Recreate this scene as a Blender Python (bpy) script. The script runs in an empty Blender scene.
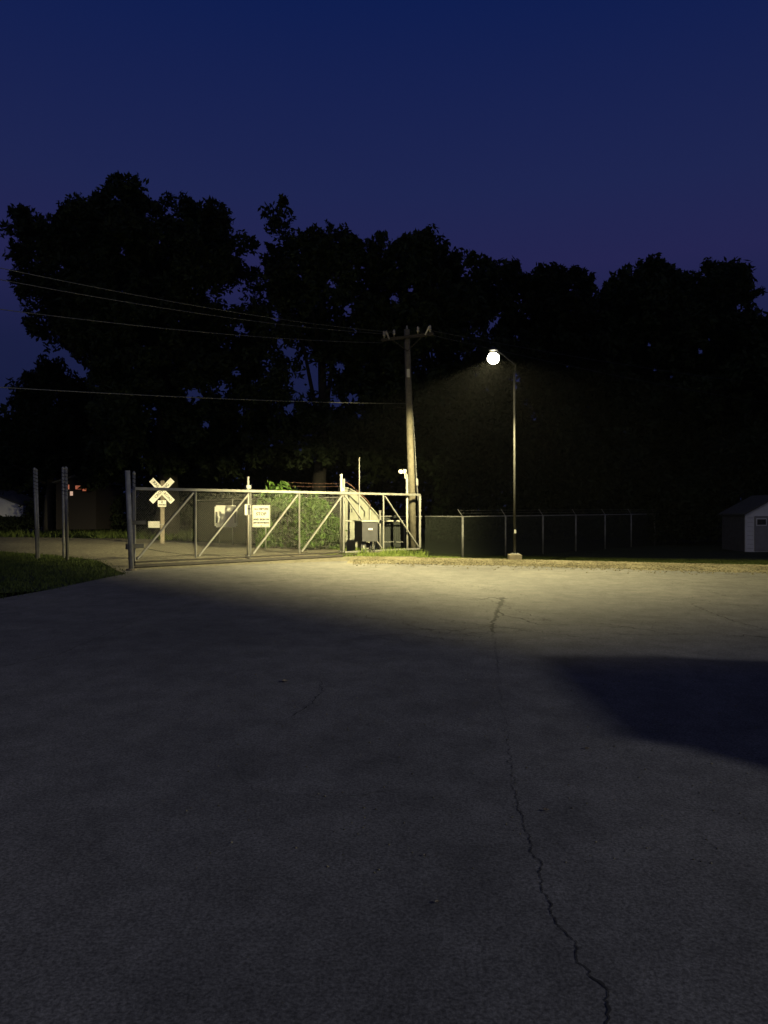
import bpy, bmesh, math, random
import numpy as np
from mathutils import Vector, Matrix, noise
R = math.radians
random.seed(7)
S = bpy.context.scene
COL = S.collection
F = 770.0; HY = 512.5; CH = 1.65

# ---------------------------------------------------------------- camera
cd = bpy.data.cameras.new('camera'); cam = bpy.data.objects.new('camera', cd); COL.objects.link(cam)
cd.sensor_fit = 'VERTICAL'; cd.sensor_height = 36.0; cd.lens = 36.0 * F / 1024.0
cd.clip_start = 0.05; cd.clip_end = 3000
cam.location = (0, 0, CH); cam.rotation_euler = (R(90), 0, 0)
S.camera = cam

# ---------------------------------------------------------------- world: dusk sky, afterglow added behind the camera so shadows turn less blue
w = bpy.data.worlds.new('World'); S.world = w; w.use_nodes = True
nt = w.node_tree; N = nt.nodes; L = nt.links
bg = N['Background']; bg.inputs[1].default_value = 1.0
sky = N.new('ShaderNodeTexSky'); sky.sky_type = 'NISHITA'; sky.sun_disc = False
sky.sun_elevation = R(-4); sky.sun_rotation = R(180)
tc = N.new('ShaderNodeTexCoord'); sx = N.new('ShaderNodeSeparateXYZ'); L.new(tc.outputs['Generated'], sx.inputs[0])
rp = N.new('ShaderNodeValToRGB'); L.new(sx.outputs['Z'], rp.inputs[0])
els = rp.color_ramp.elements
els[0].position = 0.0; els[0].color = (0.0085, 0.0120, 0.040, 1)
els[1].position = 1.0; els[1].color = (0.0030, 0.0070, 0.036, 1)
for p_, c_ in ((0.20, (0.0090, 0.0130, 0.054, 1)), (0.30, (0.0158, 0.0168, 0.078, 1)), (0.38, (0.0112, 0.0172, 0.080, 1)), (0.56, (0.0028, 0.0108, 0.076, 1))):
    e = els.new(p_); e.color = c_
mul = N.new('ShaderNodeVectorMath'); mul.operation = 'MULTIPLY'; mul.inputs[1].default_value = (0.10, 0.10, 0.10)
L.new(sky.outputs[0], mul.inputs[0])
add = N.new('ShaderNodeVectorMath'); add.operation = 'ADD'
gl = N.new('ShaderNodeMapRange'); gl.inputs[1].default_value = 0.15; gl.inputs[2].default_value = -0.9; gl.inputs[3].default_value = 0; gl.inputs[4].default_value = 1
L.new(sx.outputs['Y'], gl.inputs[0])
gc = N.new('ShaderNodeVectorMath'); gc.operation = 'SCALE'; gc.inputs[0].default_value = (0.085, 0.080, 0.070); L.new(gl.outputs[0], gc.inputs['Scale'])
ad2 = N.new('ShaderNodeVectorMath'); ad2.operation = 'ADD'; L.new(rp.outputs[0], ad2.inputs[0]); L.new(gc.outputs[0], ad2.inputs[1])
L.new(ad2.outputs[0], add.inputs[0]); L.new(mul.outputs[0], add.inputs[1]); L.new(add.outputs[0], bg.inputs[0])

S.view_settings.view_transform = 'Standard'; S.view_settings.look = 'None'
S.view_settings.exposure = 0.0; S.view_settings.gamma = 1.0
S.render.engine = 'CYCLES'
S.cycles.use_denoising = True
S.cycles.max_bounces = 5; S.cycles.transparent_max_bounces = 24
S.cycles.caustics_reflective = False; S.cycles.caustics_refractive = False
S.cycles.sample_clamp_indirect = 2.0

# ---------------------------------------------------------------- the two lamps that light the place (their bodies are built further down)
LAMP = Vector((3.35, 23.6, 6.50))      # street lamp by the gate
FLOOD = Vector((26.0, -8.0, 11.2))     # floodlight of the car park, behind the photographer
def spot(name, loc, target, power, size, blend, col, rad):
    l = bpy.data.lights.new(name, 'SPOT'); l.energy = power; l.spot_size = R(size); l.spot_blend = blend
    l.color = col; l.shadow_soft_size = rad
    o = bpy.data.objects.new(name, l); COL.objects.link(o); o.location = loc
    o.rotation_euler = (Vector(target) - Vector(loc)).to_track_quat('-Z', 'Y').to_euler()
    return o
# the gate lamp is a street luminaire: wide throw along the road, cut off towards the photographer and above the horizontal
L1P = LAMP - Vector((0, 0, 0.16))
ld = bpy.data.lights.new('street_lamp_light', 'POINT'); ld.energy = 1.0; ld.shadow_soft_size = 0.07; ld.color = (1, 1, 1)
L1 = bpy.data.objects.new('street_lamp_light', ld); COL.objects.link(L1); L1.location = L1P
def photometry(ld, power, col):
    ld.use_nodes = True; n = ld.node_tree.nodes; l = ld.node_tree.links
    em = n['Emission']; em.inputs['Color'].default_value = (*col, 1)
    def M(op, *a, clamp=False):
        q = n.new('ShaderNodeMath'); q.operation = op; q.use_clamp = clamp
        for k, v in enumerate(a):
            if isinstance(v, (int, float)): q.inputs[k].default_value = v
            else: l.new(v, q.inputs[k])
        return q.outputs[0]
    def SS(v, a, b, lo=0.0, hi=1.0):
        q = n.new('ShaderNodeMapRange'); q.interpolation_type = 'SMOOTHSTEP'; l.new(v, q.inputs[0])
        for k, x in enumerate((a, b, lo, hi)): q.inputs[k + 1].default_value = x
        return q.outputs[0]
    g = n.new('ShaderNodeNewGeometry'); s = n.new('ShaderNodeSeparateXYZ'); l.new(g.outputs['Incoming'], s.inputs[0])
    down = M('MAXIMUM', M('MULTIPLY', s.outputs['Z'], -1.0), 0.02)      # cosine from straight down
    u = M('DIVIDE', s.outputs['X'], down); v = M('DIVIDE', s.outputs['Y'], down)
    top = SS(down, TOPCUT[0], TOPCUT[1], 0.004, 1.0)
    cutv = M('ADD', -1.95, M('MULTIPLY', M('MAXIMUM', M('SUBTRACT', -0.25, u), 0.0), 1.20))
    near = SS(M('SUBTRACT', v, cutv), -0.60, 1.6)
    wing = M('ADD', 1.0, M('MULTIPLY', M('SUBTRACT', 1.0, M('MULTIPLY', down, down)), 2.8))
    left = M('ADD', SS(u, -1.2, 1.3, 1.0, 0.36), SS(u, -3.2, -1.0, 1.3, 0.0))
    back = M('SUBTRACT', 1.0, M('MULTIPLY', SS(v, .55, 1.6), SS(u, -.55, .35)))
    st = M('MULTIPLY', M('MULTIPLY', M('MULTIPLY', top, near), M('MULTIPLY', wing, left)), M('ADD', M('MULTIPLY', back, .95), .05))
    l.new(M('MULTIPLY', st, power), em.inputs['Strength'])
TOPCUT = (0.02, 0.31)
photometry(ld, 9100, (1.0, 0.87, 0.43))
L2 = spot('floodlight_light', FLOOD - Vector((0.15, -0.1, 0.12)), (-6.5, 12.5, 0), 11800, 58, 1.0, (0.98, 0.97, 0.97), 0.6)

# ---------------------------------------------------------------- materials
def mat(name, base=(.5, .5, .5), rough=.6, metal=0.0, var=0.25, scale=3.0, bump=0.0, bscale=40.0, base2=None, spec=0.5):
    m = bpy.data.materials.new(name); m.use_nodes = True
    n = m.node_tree.nodes; l = m.node_tree.links; b = n['Principled BSDF']
    b.inputs['Roughness'].default_value = rough; b.inputs['Metallic'].default_value = metal
    b.inputs['Specular IOR Level'].default_value = spec
    t = n.new('ShaderNodeTexCoord')
    no = n.new('ShaderNodeTexNoise'); no.inputs['Scale'].default_value = scale; no.inputs['Detail'].default_value = 6; no.inputs['Roughness'].default_value = .65
    l.new(t.outputs['Object'], no.inputs['Vector'])
    r = n.new('ShaderNodeValToRGB'); l.new(no.outputs['Fac'], r.inputs[0])
    c2 = base2 or tuple(min(1, v * (1 + var)) for v in base)
    c1 = tuple(v * (1 - var) for v in base)
    r.color_ramp.elements[0].position = .3; r.color_ramp.elements[0].color = (*c1, 1)
    r.color_ramp.elements[1].position = .7; r.color_ramp.elements[1].color = (*c2, 1)
    l.new(r.outputs[0], b.inputs['Base Color'])
    if bump:
        nb = n.new('ShaderNodeTexNoise'); nb.inputs['Scale'].default_value = bscale; nb.inputs['Detail'].default_value = 4
        l.new(t.outputs['Object'], nb.inputs['Vector'])
        bm_ = n.new('ShaderNodeBump'); bm_.inputs['Strength'].default_value = bump; bm_.inputs['Distance'].default_value = .02
        l.new(nb.outputs['Fac'], bm_.inputs['Height']); l.new(bm_.outputs[0], b.inputs['Normal'])
    return m
def emis(name, col, st):
    m = bpy.data.materials.new(name); m.use_nodes = True; n = m.node_tree.nodes
    b = n['Principled BSDF']; b.inputs['Base Color'].default_value = (.6, .6, .6, 1)
    b.inputs['Emission Color'].default_value = (*col, 1); b.inputs['Emission Strength'].default_value = st
    return m
def mesh_wire(name, base, pitch, wire, metal=.6, slat=None):
    """woven chain link: a diamond lattice of wire with see-through gaps (object coords u = X, v = Z)"""
    m = bpy.data.materials.new(name); m.use_nodes = True; n = m.node_tree.nodes; l = m.node_tree.links
    b = n['Principled BSDF']; b.inputs['Base Color'].default_value = (*base, 1); b.inputs['Metallic'].default_value = metal; b.inputs['Roughness'].default_value = .5
    uv = n.new('ShaderNodeUVMap'); s = n.new('ShaderNodeSeparateXYZ'); l.new(uv.outputs[0], s.inputs[0])
    def M(op, a, bb=None):
        q = n.new('ShaderNodeMath'); q.operation = op
        for i, v in enumerate((a, bb)):
            if v is None: continue
            if isinstance(v, (int, float)): q.inputs[i].default_value = v
            else: l.new(v, q.inputs[i])
        return q.outputs[0]
    out = []
    for op in ('ADD', 'SUBTRACT'):
        v = M('DIVIDE', M(op, s.outputs['X'], s.outputs['Y']), pitch)
        out.append(M('LESS_THAN', M('FRACT', v), wire))
    fac = M('MAXIMUM', out[0], out[1])
    tr = n.new('ShaderNodeBsdfTransparent'); mx = n.new('ShaderNodeMixShader')
    l.new(fac, mx.inputs[0]); l.new(tr.outputs[0], mx.inputs[1]); l.new(b.outputs[0], mx.inputs[2])
    l.new(mx.outputs[0], n['Material Output'].inputs['Surface'])
    return m

def ground_mat(name, stops, scales, bump=.5, gravel=0.0, rough=.9, patches=None, rot=0.0):
    m = bpy.data.materials.new(name); m.use_nodes = True; n = m.node_tree.nodes; l = m.node_tree.links
    b = n['Principled BSDF']; b.inputs['Roughness'].default_value = rough; b.inputs['Specular IOR Level'].default_value = .25
    t = n.new('ShaderNodeTexCoord')
    mp = n.new('ShaderNodeMapping'); mp.inputs['Rotation'].default_value = (0, 0, rot); mp.inputs['Scale'].default_value = (1, .75, 1)
    l.new(t.outputs['Object'], mp.inputs[0])
    big = n.new('ShaderNodeTexNoise'); big.inputs['Scale'].default_value = scales[0]; big.inputs['Detail'].default_value = 8; big.inputs['Roughness'].default_value = .6
    l.new(mp.outputs[0], big.inputs['Vector'])
    r = n.new('ShaderNodeValToRGB'); l.new(big.outputs['Fac'], r.inputs[0])
    e = r.color_ramp.elements
    e[0].position, e[0].color = stops[0][0], (*stops[0][1], 1); e[1].position, e[1].color = stops[-1][0], (*stops[-1][1], 1)
    for p, c in stops[1:-1]:
        q = e.new(p); q.color = (*c, 1)
    fine = n.new('ShaderNodeTexNoise'); fine.inputs['Scale'].default_value = scales[1]; fine.inputs['Detail'].default_value = 3
    l.new(t.outputs['Object'], fine.inputs['Vector'])
    fr = n.new('ShaderNodeMapRange'); fr.inputs[1].default_value = .3; fr.inputs[2].default_value = .7; fr.inputs[3].default_value = .55; fr.inputs[4].default_value = 1.45
    l.new(fine.outputs['Fac'], fr.inputs[0])
    vo = n.new('ShaderNodeTexVoronoi'); vo.inputs['Scale'].default_value = scales[2]
    l.new(t.outputs['Object'], vo.inputs['Vector'])
    vr = n.new('ShaderNodeMapRange'); vr.inputs[1].default_value = 0; vr.inputs[2].default_value = .7; vr.inputs[3].default_value = 1.15; vr.inputs[4].default_value = .75
    l.new(vo.outputs['Distance'], vr.inputs[0])
    mm = n.new('ShaderNodeMath'); mm.operation = 'MULTIPLY'; l.new(fr.outputs[0], mm.inputs[0]); l.new(vr.outputs[0], mm.inputs[1])
    md = n.new('ShaderNodeTexNoise'); md.inputs['Scale'].default_value = scales[3] if len(scales) > 3 else 2.6; md.inputs['Detail'].default_value = 9; md.inputs['Roughness'].default_value = .72
    l.new(mp.outputs[0], md.inputs['Vector'])
    mr = n.new('ShaderNodeMapRange'); mr.inputs[1].default_value = .34; mr.inputs[2].default_value = .62; mr.inputs[3].default_value = .72; mr.inputs[4].default_value = 1.12
    l.new(md.outputs['Fac'], mr.inputs[0])
    m2 = n.new('ShaderNodeMath'); m2.operation = 'MULTIPLY'; l.new(mm.outputs[0], m2.inputs[0]); l.new(mr.outputs[0], m2.inputs[1])
    vm = n.new('ShaderNodeVectorMath'); vm.operation = 'SCALE'; l.new(r.outputs[0], vm.inputs[0]); l.new(m2.outputs[0], vm.inputs['Scale'])
    l.new(vm.outputs[0], b.inputs['Base Color'])
    bp = n.new('ShaderNodeBump'); bp.inputs['Strength'].default_value = bump; bp.inputs['Distance'].default_value = .02 if not gravel else gravel
    l.new(mm.outputs[0], bp.inputs['Height']); 
    bp2 = n.new('ShaderNodeBump'); bp2.inputs['Strength'].default_value = .35; bp2.inputs['Distance'].default_value = .06
    l.new(big.outputs['Fac'], bp2.inputs['Height']); l.new(bp.outputs[0], bp2.inputs['Normal'])
    l.new(bp2.outputs[0], b.inputs['Normal'])
    return m

M_ = {}
M_['asphalt'] = ground_mat('asphalt', [(.30, (.090, .088, .085)), (.48, (.135, .131, .124)), (.60, (.160, .154, .142)), (.74, (.190, .182, .162))], (.22, 70, 150), .10, rot=.35)
M_['gravel'] = ground_mat('gravel', [(.3, (.15, .132, .080)), (.55, (.23, .205, .13)), (.75, (.31, .28, .19))], (.5, 14, 26), 1.0, gravel=.05)
M_['gravel_road'] = ground_mat('gravel_road', [(.3, (.12, .108, .078)), (.55, (.17, .155, .112)), (.75, (.23, .21, .155))], (.22, 7, 22), .9, gravel=.04)
M_['dirt'] = ground_mat('dirt_and_grass', [(.3, (.014, .021, .008)), (.55, (.020, .030, .011)), (.75, (.034, .040, .018))], (.4, 6, 18), .9, gravel=.05)
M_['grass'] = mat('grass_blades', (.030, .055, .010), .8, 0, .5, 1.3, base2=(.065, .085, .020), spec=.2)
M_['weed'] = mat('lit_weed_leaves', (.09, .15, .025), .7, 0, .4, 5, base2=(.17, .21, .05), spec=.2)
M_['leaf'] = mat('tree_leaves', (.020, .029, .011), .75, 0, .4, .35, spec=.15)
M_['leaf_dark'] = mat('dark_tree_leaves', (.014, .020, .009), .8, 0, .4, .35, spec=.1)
M_['vine'] = mat('vine_leaves', (.022, .056, .008), .65, 0, .5, 2.5, base2=(.062, .118, .016), spec=.25)
M_['bark'] = mat('bark', (.028, .024, .020), .9, 0, .4, 6, .6, 14)
M_['galv'] = mat('galvanised_steel', (.17, .168, .155), .5, .25, .25, 5, .1, 60)
M_['galv_dull'] = mat('weathered_galvanised_steel', (.22, .22, .21), .6, .2, .35, 4)
M_['rust_shadow_dark'] = mat('rusted_and_shadow_steel', (.018, .015, .012), .85, .1, .4, 9)  # rust tone, kept near black to draw the gate's shadow lines too
M_['rust'] = mat('rusty_steel', (.09, .045, .030), .8, .2, .5, 9)
M_['wood'] = mat('weathered_pole_wood', (.105, .093, .068), .85, 0, .35, 7, .7, 22)
M_['postwood'] = mat('grey_wood', (.20, .17, .13), .85, 0, .3, 7, .4, 30)
M_['board'] = mat('weathered_white_board', (.50, .485, .43), .5, 0, .12, 5)
M_['white'] = mat('white_sign_paint', (.90, .88, .80), .45, 0, .06, 6)
M_['white_pipe'] = mat('white_painted_pipe', (.27, .265, .235), .5, 0, .15, 6)
M_['signback'] = mat('bare_aluminium_panel', (.40, .39, .36), .65, 0, .10, 5)
M_['black'] = mat('black_paint', (.02, .02, .02), .6, 0, .2)
M_['red'] = mat('faded_red_print', (.45, .13, .11), .6, 0, .2)
M_['box'] = mat('dark_grey_metal_box', (.035, .035, .038), .5, .1, .25, 5)
M_['boxlid'] = mat('pale_grey_lid', (.28, .29, .24), .5, .1, .15, 5)
M_['concrete'] = mat('concrete', (.14, .12, .085), .9, 0, .25, 9, .5, 40)
M_['hut'] = mat('pale_corrugated_steel', (.19, .195, .16), .6, .1, .2, 2.5, .2, 12)
M_['slat'] = mat('green_privacy_mesh', (.012, .015, .012), .85, 0, .3, 1.2)
M_['shed'] = mat('white_shed_siding', (.55, .56, .62), .7, 0, .08, 3)
M_['shed_side'] = mat('dark_side_wall', (.06, .06, .07), .85, 0, .3, 4)
M_['shed_door'] = mat('grey_shed_door', (.17, .17, .19), .6, 0, .15, 3)
M_['roof'] = mat('dark_shingle', (.05, .05, .052), .9, 0, .3, 8, .5, 30)
M_['glass'] = mat('dark_window_glass', (.02, .022, .026), .1, 0, .1)
M_['brick'] = mat('reddish_siding', (.007, .004, .003), .8, 0, .25, 4)
M_['housing'] = mat('lamp_housing_paint', (.03, .03, .03), .5, .3, .15)
M_['darkpole'] = mat('dull_dark_pole_paint', (.028, .028, .027), .6, .1, .3, 5)
M_['wire'] = mat('bare_wire', (.075, .075, .07), .5, .5, .2)
M_['cable'] = mat('black_cable', (.05, .05, .05), .6, 0, .2)
M_['porcelain'] = mat('glazed_porcelain', (.22, .21, .20), .3, 0, .15)
M_['carpaint'] = mat('dark_blue_car_paint', (.03, .04, .08), .3, .3, .05)
M_['rubber'] = mat('tyre_rubber', (.02, .02, .02), .8, 0, .2)
M_['rim'] = mat('alloy_rim', (.5, .5, .52), .35, .8, .1)
M_['crack'] = mat('crack_dark', (.018, .017, .016), .95, 0, .4, 20)
M_['seal'] = mat('old_dark_seam', (.060, .058, .055), .95, 0, .4, 8)
M_['deadleaf'] = mat('dry_leaf', (.36, .30, .20), .7, 0, .3, 30)
M_['chain'] = mesh_wire('chain_link', (.20, .20, .17), .075, .045)
M_['chain_fence'] = mesh_wire('chain_link_vinyl', (.020, .024, .018), .062, .30, metal=.0)
M_['lens'] = emis('glowing_lamp_lens', (1.0, .95, .76), 4)
_n = M_['lens'].node_tree.nodes; _l = M_['lens'].node_tree.links       # clear refractor bowl: glows and lets the lamp's light through
_t = _n.new('ShaderNodeBsdfTransparent'); _e = _n.new('ShaderNodeEmission'); _e.inputs[0].default_value = (1, .95, .76, 1); _e.inputs[1].default_value = 14
_a = _n.new('ShaderNodeAddShader'); _l.new(_t.outputs[0], _a.inputs[0]); _l.new(_e.outputs[0], _a.inputs[1]); _l.new(_a.outputs[0], _n['Material Output'].inputs['Surface'])
M_['lens2'] = emis('glowing_flood_lens', (1.0, .97, .95), 20)
M_['lit_orange'] = emis('lit_window_orange', (1.0, .22, .07), .30)
M_['lit_pale'] = emis('lit_window_pale', (1.0, .60, .42), .5)

# ---------------------------------------------------------------- helpers
def at(px, py, d):
    return Vector(((px - 384) / F * d, d, CH - (py - HY) / F * d))
def onground(px, py, z=0.0):
    d = (CH - z) * F / (py - HY)
    return Vector(((px - 384) / F * d, d, z))
class MB:
    def __init__(s): s.bm = bmesh.new()
    def box(s, c, size, rz=0.0, rx=0.0, ry=0.0, bevel=0.0):
        r = bmesh.ops.create_cube(s.bm, size=1.0)
        mtx = Matrix.Translation(c) @ Matrix.Rotation(rz, 4, 'Z') @ Matrix.Rotation(ry, 4, 'Y') @ Matrix.Rotation(rx, 4, 'X') @ Matrix.Diagonal((*size, 1))
        bmesh.ops.transform(s.bm, matrix=mtx, verts=r['verts'])
        if bevel:
            ed = list({e for v in r['verts'] for e in v.link_edges})
            bmesh.ops.bevel(s.bm, geom=ed, offset=bevel, segments=2, affect='EDGES', profile=.5)
        return s
    def tube(s, pts, rad, seg=10, cap=True):
        pts = [Vector(p) for p in pts]
        if not isinstance(rad, (list, tuple)): rad = [rad] * len(pts)
        rings = []
        up = None
        for i, p in enumerate(pts):
            d = (pts[min(i + 1, len(pts) - 1)] - pts[max(i - 1, 0)]).normalized()
            if up is None: up = Vector((0, 0, 1)) if abs(d.z) < .9 else Vector((1, 0, 0))
            a = d.cross(up).normalized(); b = a.cross(d).normalized(); up = b
            rings.append([s.bm.verts.new(p + (a * math.cos(2 * math.pi * k / seg) + b * math.sin(2 * math.pi * k / seg)) * rad[i]) for k in range(seg)])
        for r0, r1 in zip(rings, rings[1:]):
            for k in range(seg):
                s.bm.faces.new((r0[k], r0[(k + 1) % seg], r1[(k + 1) % seg], r1[k]))
        if cap:
            s.bm.faces.new(rings[0][::-1]); s.bm.faces.new(rings[-1])
        return s
    def lathe(s, c, prof, seg=16, mtx=None):
        rings = []
        for r, z in prof:
            rr = []
            for k in range(seg):
                v = Vector((r * math.cos(2 * math.pi * k / seg), r * math.sin(2 * math.pi * k / seg), z))
                if mtx: v = mtx @ v
                rr.append(s.bm.verts.new(v + Vector(c)))
            rings.append(rr)
        for r0, r1 in zip(rings, rings[1:]):
            for k in range(seg):
                s.bm.faces.new((r0[k], r0[(k + 1) % seg], r1[(k + 1) % seg], r1[k]))
        s.bm.faces.new(rings[0][::-1]); s.bm.faces.new(rings[-1])
        return s
    def prism(s, poly, ax0, ax1, depth, origin):
        """poly in (u,v) along ax0, ax1; extruded by vector depth"""
        o = Vector(origin); a = Vector(ax0); b = Vector(ax1); d = Vector(depth)
        v0 = [s.bm.verts.new(o + a * u + b * v) for u, v in poly]
        v1 = [s.bm.verts.new(o + a * u + b * v + d) for u, v in poly]
        n = len(poly)
        s.bm.faces.new(v0[::-1]); s.bm.faces.new(v1)
        for k in range(n): s.bm.faces.new((v0[k], v0[(k + 1) % n], v1[(k + 1) % n], v1[k]))
        return s
    def build(s, name, m, parent=None, smooth=False, fix=True):
        if fix: bmesh.ops.recalc_face_normals(s.bm, faces=s.bm.faces)
        me = bpy.data.meshes.new(name); s.bm.to_mesh(me); s.bm.free()
        me.materials.append(m)
        if smooth:
            for p in me.polygons: p.use_smooth = True
        o = bpy.data.objects.new(name, me); COL.objects.link(o)
        if parent:
            o.parent = parent
            o.matrix_parent_inverse = Matrix.Translation(parent.location).inverted()
        return o
def tag(o, label=None, cat=None, group=None, kind=None):
    if label: o['label'] = label
    if cat: o['category'] = cat
    if group: o['group'] = group
    if kind: o['kind'] = kind
    return o
def thing(name, label, cat, loc, group=None):
    e = bpy.data.objects.new(name, None); COL.objects.link(e); e.location = loc
    e.empty_display_size = .2
    return tag(e, label, cat, group)
def np_mesh(name, verts, faces_n, idx, m, parent=None):
    """verts (V,3), idx flat loop indices, faces_n corners per face"""
    me = bpy.data.meshes.new(name)
    nf = len(idx) // faces_n
    me.vertices.add(len(verts)); me.vertices.foreach_set('co', np.asarray(verts, np.float32).ravel())
    me.loops.add(len(idx)); me.loops.foreach_set('vertex_index', np.asarray(idx, np.int32))
    me.polygons.add(nf); me.polygons.foreach_set('loop_start', np.arange(0, nf * faces_n, faces_n, dtype=np.int32))
    me.polygons.foreach_set('loop_total', np.full(nf, faces_n, np.int32))
    me.update(calc_edges=True); me.validate()
    me.materials.append(m)
    o = bpy.data.objects.new(name, me); COL.objects.link(o)
    if parent:
        o.parent = parent; o.matrix_parent_inverse = Matrix.Translation(parent.location).inverted()
    return o
def text_mesh(txt, size, m, parent, mtx, name='lettering', thick=.004, bold=.0):
    c = bpy.data.curves.new('t', 'FONT'); c.body = txt; c.size = size; c.align_x = 'CENTER'; c.align_y = 'CENTER'
    c.extrude = thick; c.offset = bold; c.resolution_u = 3
    o = bpy.data.objects.new('t', c); COL.objects.link(o)
    bpy.context.view_layer.update()
    me = bpy.data.meshes.new_from_object(o); bpy.data.objects.remove(o); bpy.data.curves.remove(c)
    me.transform(mtx); me.materials.clear(); me.materials.append(m)
    q = bpy.data.objects.new(name, me); COL.objects.link(q); q.parent = parent
    q.matrix_parent_inverse = Matrix.Translation(parent.location).inverted() if parent.type == 'EMPTY' else Matrix()
    return q
rng = np.random.default_rng(11)

# ---------------------------------------------------------------- ground
def sm(a, b, x):
    t = np.clip((x - a) / (b - a), 0, 1); return t * t * (3 - 2 * t)
# far edge of the car park on the right (x of camera plane -> depth)
def edge_y(x):
    return np.interp(x, [-30, -8, 0.0, 3.3, 6.0, 11.6, 30, 80], [26, 27, 27.4, 26.6, 25.4, 23.3, 19, 10])
def gz(x, y):
    """ground height: flat, dropping 0.34 m beyond the car park edge on the right"""
    x = np.asarray(x, float); y = np.asarray(y, float)
    k = sm(-.5, 3.0, x)
    return -0.03 - 0.31 * sm(0.1, 3.6, y - edge_y(x)) * k
xs = np.concatenate([np.linspace(-400, -60, 14), np.linspace(-50, 50, 160), np.linspace(60, 400, 14)])
ys = np.concatenate([np.linspace(-300, -20, 8), np.linspace(-15, 80, 170), np.linspace(90, 900, 18)])
X, Y = np.meshgrid(xs, ys); Z = gz(X, Y) + .015 * np.sin(X * 1.7 + Y * .6) * np.cos(Y * 1.3)
V = np.stack([X.ravel(), Y.ravel(), Z.ravel()], 1)
nx, ny = len(xs), len(ys)
ii, jj = np.meshgrid(np.arange(nx - 1), np.arange(ny - 1)); a = (jj * nx + ii).ravel()
ground = np_mesh('ground', V, 4, np.stack([a, a + 1, a + 1 + nx, a + nx], 1).ravel(), M_['dirt'])
tag(ground, kind='structure')

def sheet(name, outline, z, m, thick=.0, kind='structure'):
    b = MB(); vs = [b.bm.verts.new((x, y, z)) for x, y in outline]
    f = b.bm.faces.new(vs); bmesh.ops.triangulate(b.bm, faces=[f])
    return tag(b.build(name, m), kind=kind)
# lawn edge (left): corner points on the ground
lawn = [(-40, 33.5), (-16.0, 32.2), (-12.0, 28.9), (-9.6, 26.0), (-7.95, 22.6), (-7.45, 21.6), (-6.9, 20.6), (-7.0, 18.6), (-7.1, 16.2), (-7.4, 14.0), (-8.6, 11.8), (-11, 10), (-16, 8.4), (-40, 6)]
# car park asphalt
ax_ = np.linspace(-8.2, 60, 40)
lot = [(x, float(edge_y(x)) - 2.6 - .35 * math.sin(x * .9) - .22 * math.sin(x * 2.7) - .12 * math.sin(x * 6.1)) for x in np.linspace(60, .5, 60)]
lot += [(-.6, 26.2), (-2.2, 25.4), (-4.2, 24.2), (-6.0, 22.7), (-7.3, 21.5)] + lawn[6:] + [(-40, -60), (60, -60)]
sheet('asphalt_car_park', lot, 0.004, M_['asphalt'])
# gravel road behind the gate and gravel strip along the edge, one sheet a little lower
road = [(60, float(edge_y(60)))] + [(x, float(edge_y(x)) + .10 * math.sin(x * 2.3)) for x in np.linspace(59, 1.6, 70)]
road += [(1.2, 28.4), (.6, 30.6), (-1.0, 33.2), (-2.6, 34.6), (-4.6, 36.5), (-7.5, 39.5), (-10.5, 43), (-15, 47.5), (-24, 50.5), (-45, 53), (-45, 34.6)]
road += lawn[1:7] + [(-6, 18), (0, 14), (60, 5)]
sheet('gravel_road', road, -0.003, M_['gravel_road'])
# raised loose gravel windrow along the far edge of the car park
vv = []; ff = []
pts = np.linspace(-1.2, 58, 420); prof = [(-3.4, -.006), (-2.6, .004), (-1.8, .018), (-1.1, .03), (-.6, .05), (-.3, .06), (0, .035), (.25, -.08)]
for i, x in enumerate(pts):
    ey = float(edge_y(x))
    for j, (dy, h) in enumerate(prof):
        h2 = 0.001 + h * (1 + .5 * noise.noise(Vector((x * 1.1, dy * 2, 3)))) + (.018 * noise.noise(Vector((x * 6, dy * 7, 9))) if 1 < j < 7 else 0)
        vv.append((x, ey + dy + .22 * noise.noise(Vector((x * .8, 0, j * .2))), h2))
K = len(prof)
idx = []
for i in range(len(pts) - 1):
    for j in range(K - 1):
        a = i * K + j; idx += [a, a + K, a + K + 1, a + 1]
o = np_mesh('gravel_strip', vv, 4, idx, M_['gravel']); tag(o, kind='structure')

# loose stones
def stones(n, sampler, smin, smax, name, m, zf, label, cat):
    base = np.array([(1, 0, 0), (-1, 0, 0), (0, 1, 0), (0, -1, 0), (0, 0, 1), (0, 0, -1)], float)
    fc = np.array([(0, 2, 4), (2, 1, 4), (1, 3, 4), (3, 0, 4), (2, 0, 5), (1, 2, 5), (3, 1, 5), (0, 3, 5)])
    P = sampler(n); s = rng.uniform(smin, smax, (n, 1, 1)) * rng.uniform(.6, 1.2, (n, 1, 3)) * (1, 1, .7)
    th = rng.uniform(0, 6.28, n); c, sn = np.cos(th), np.sin(th)
    Vx = base[None] * s * rng.uniform(.75, 1.2, (n, 6, 1))
    x = Vx[..., 0] * c[:, None] - Vx[..., 1] * sn[:, None]; y = Vx[..., 0] * sn[:, None] + Vx[..., 1] * c[:, None]
    Vx = np.stack([x + P[:, None, 0], y + P[:, None, 1], Vx[..., 2] + zf(P)[:, None]], -1).reshape(-1, 3)
    idx = (fc[None] + (np.arange(n) * 6)[:, None, None]).ravel()
    o = np_mesh(name, Vx, 3, idx, m); tag(o, label, cat, kind='stuff'); return o
def smp_edge(n):
    x = rng.uniform(-1, 16, n); y = edge_y(x) + rng.normal(-1.3, .95, n); return np.stack([x, y], 1)
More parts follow.
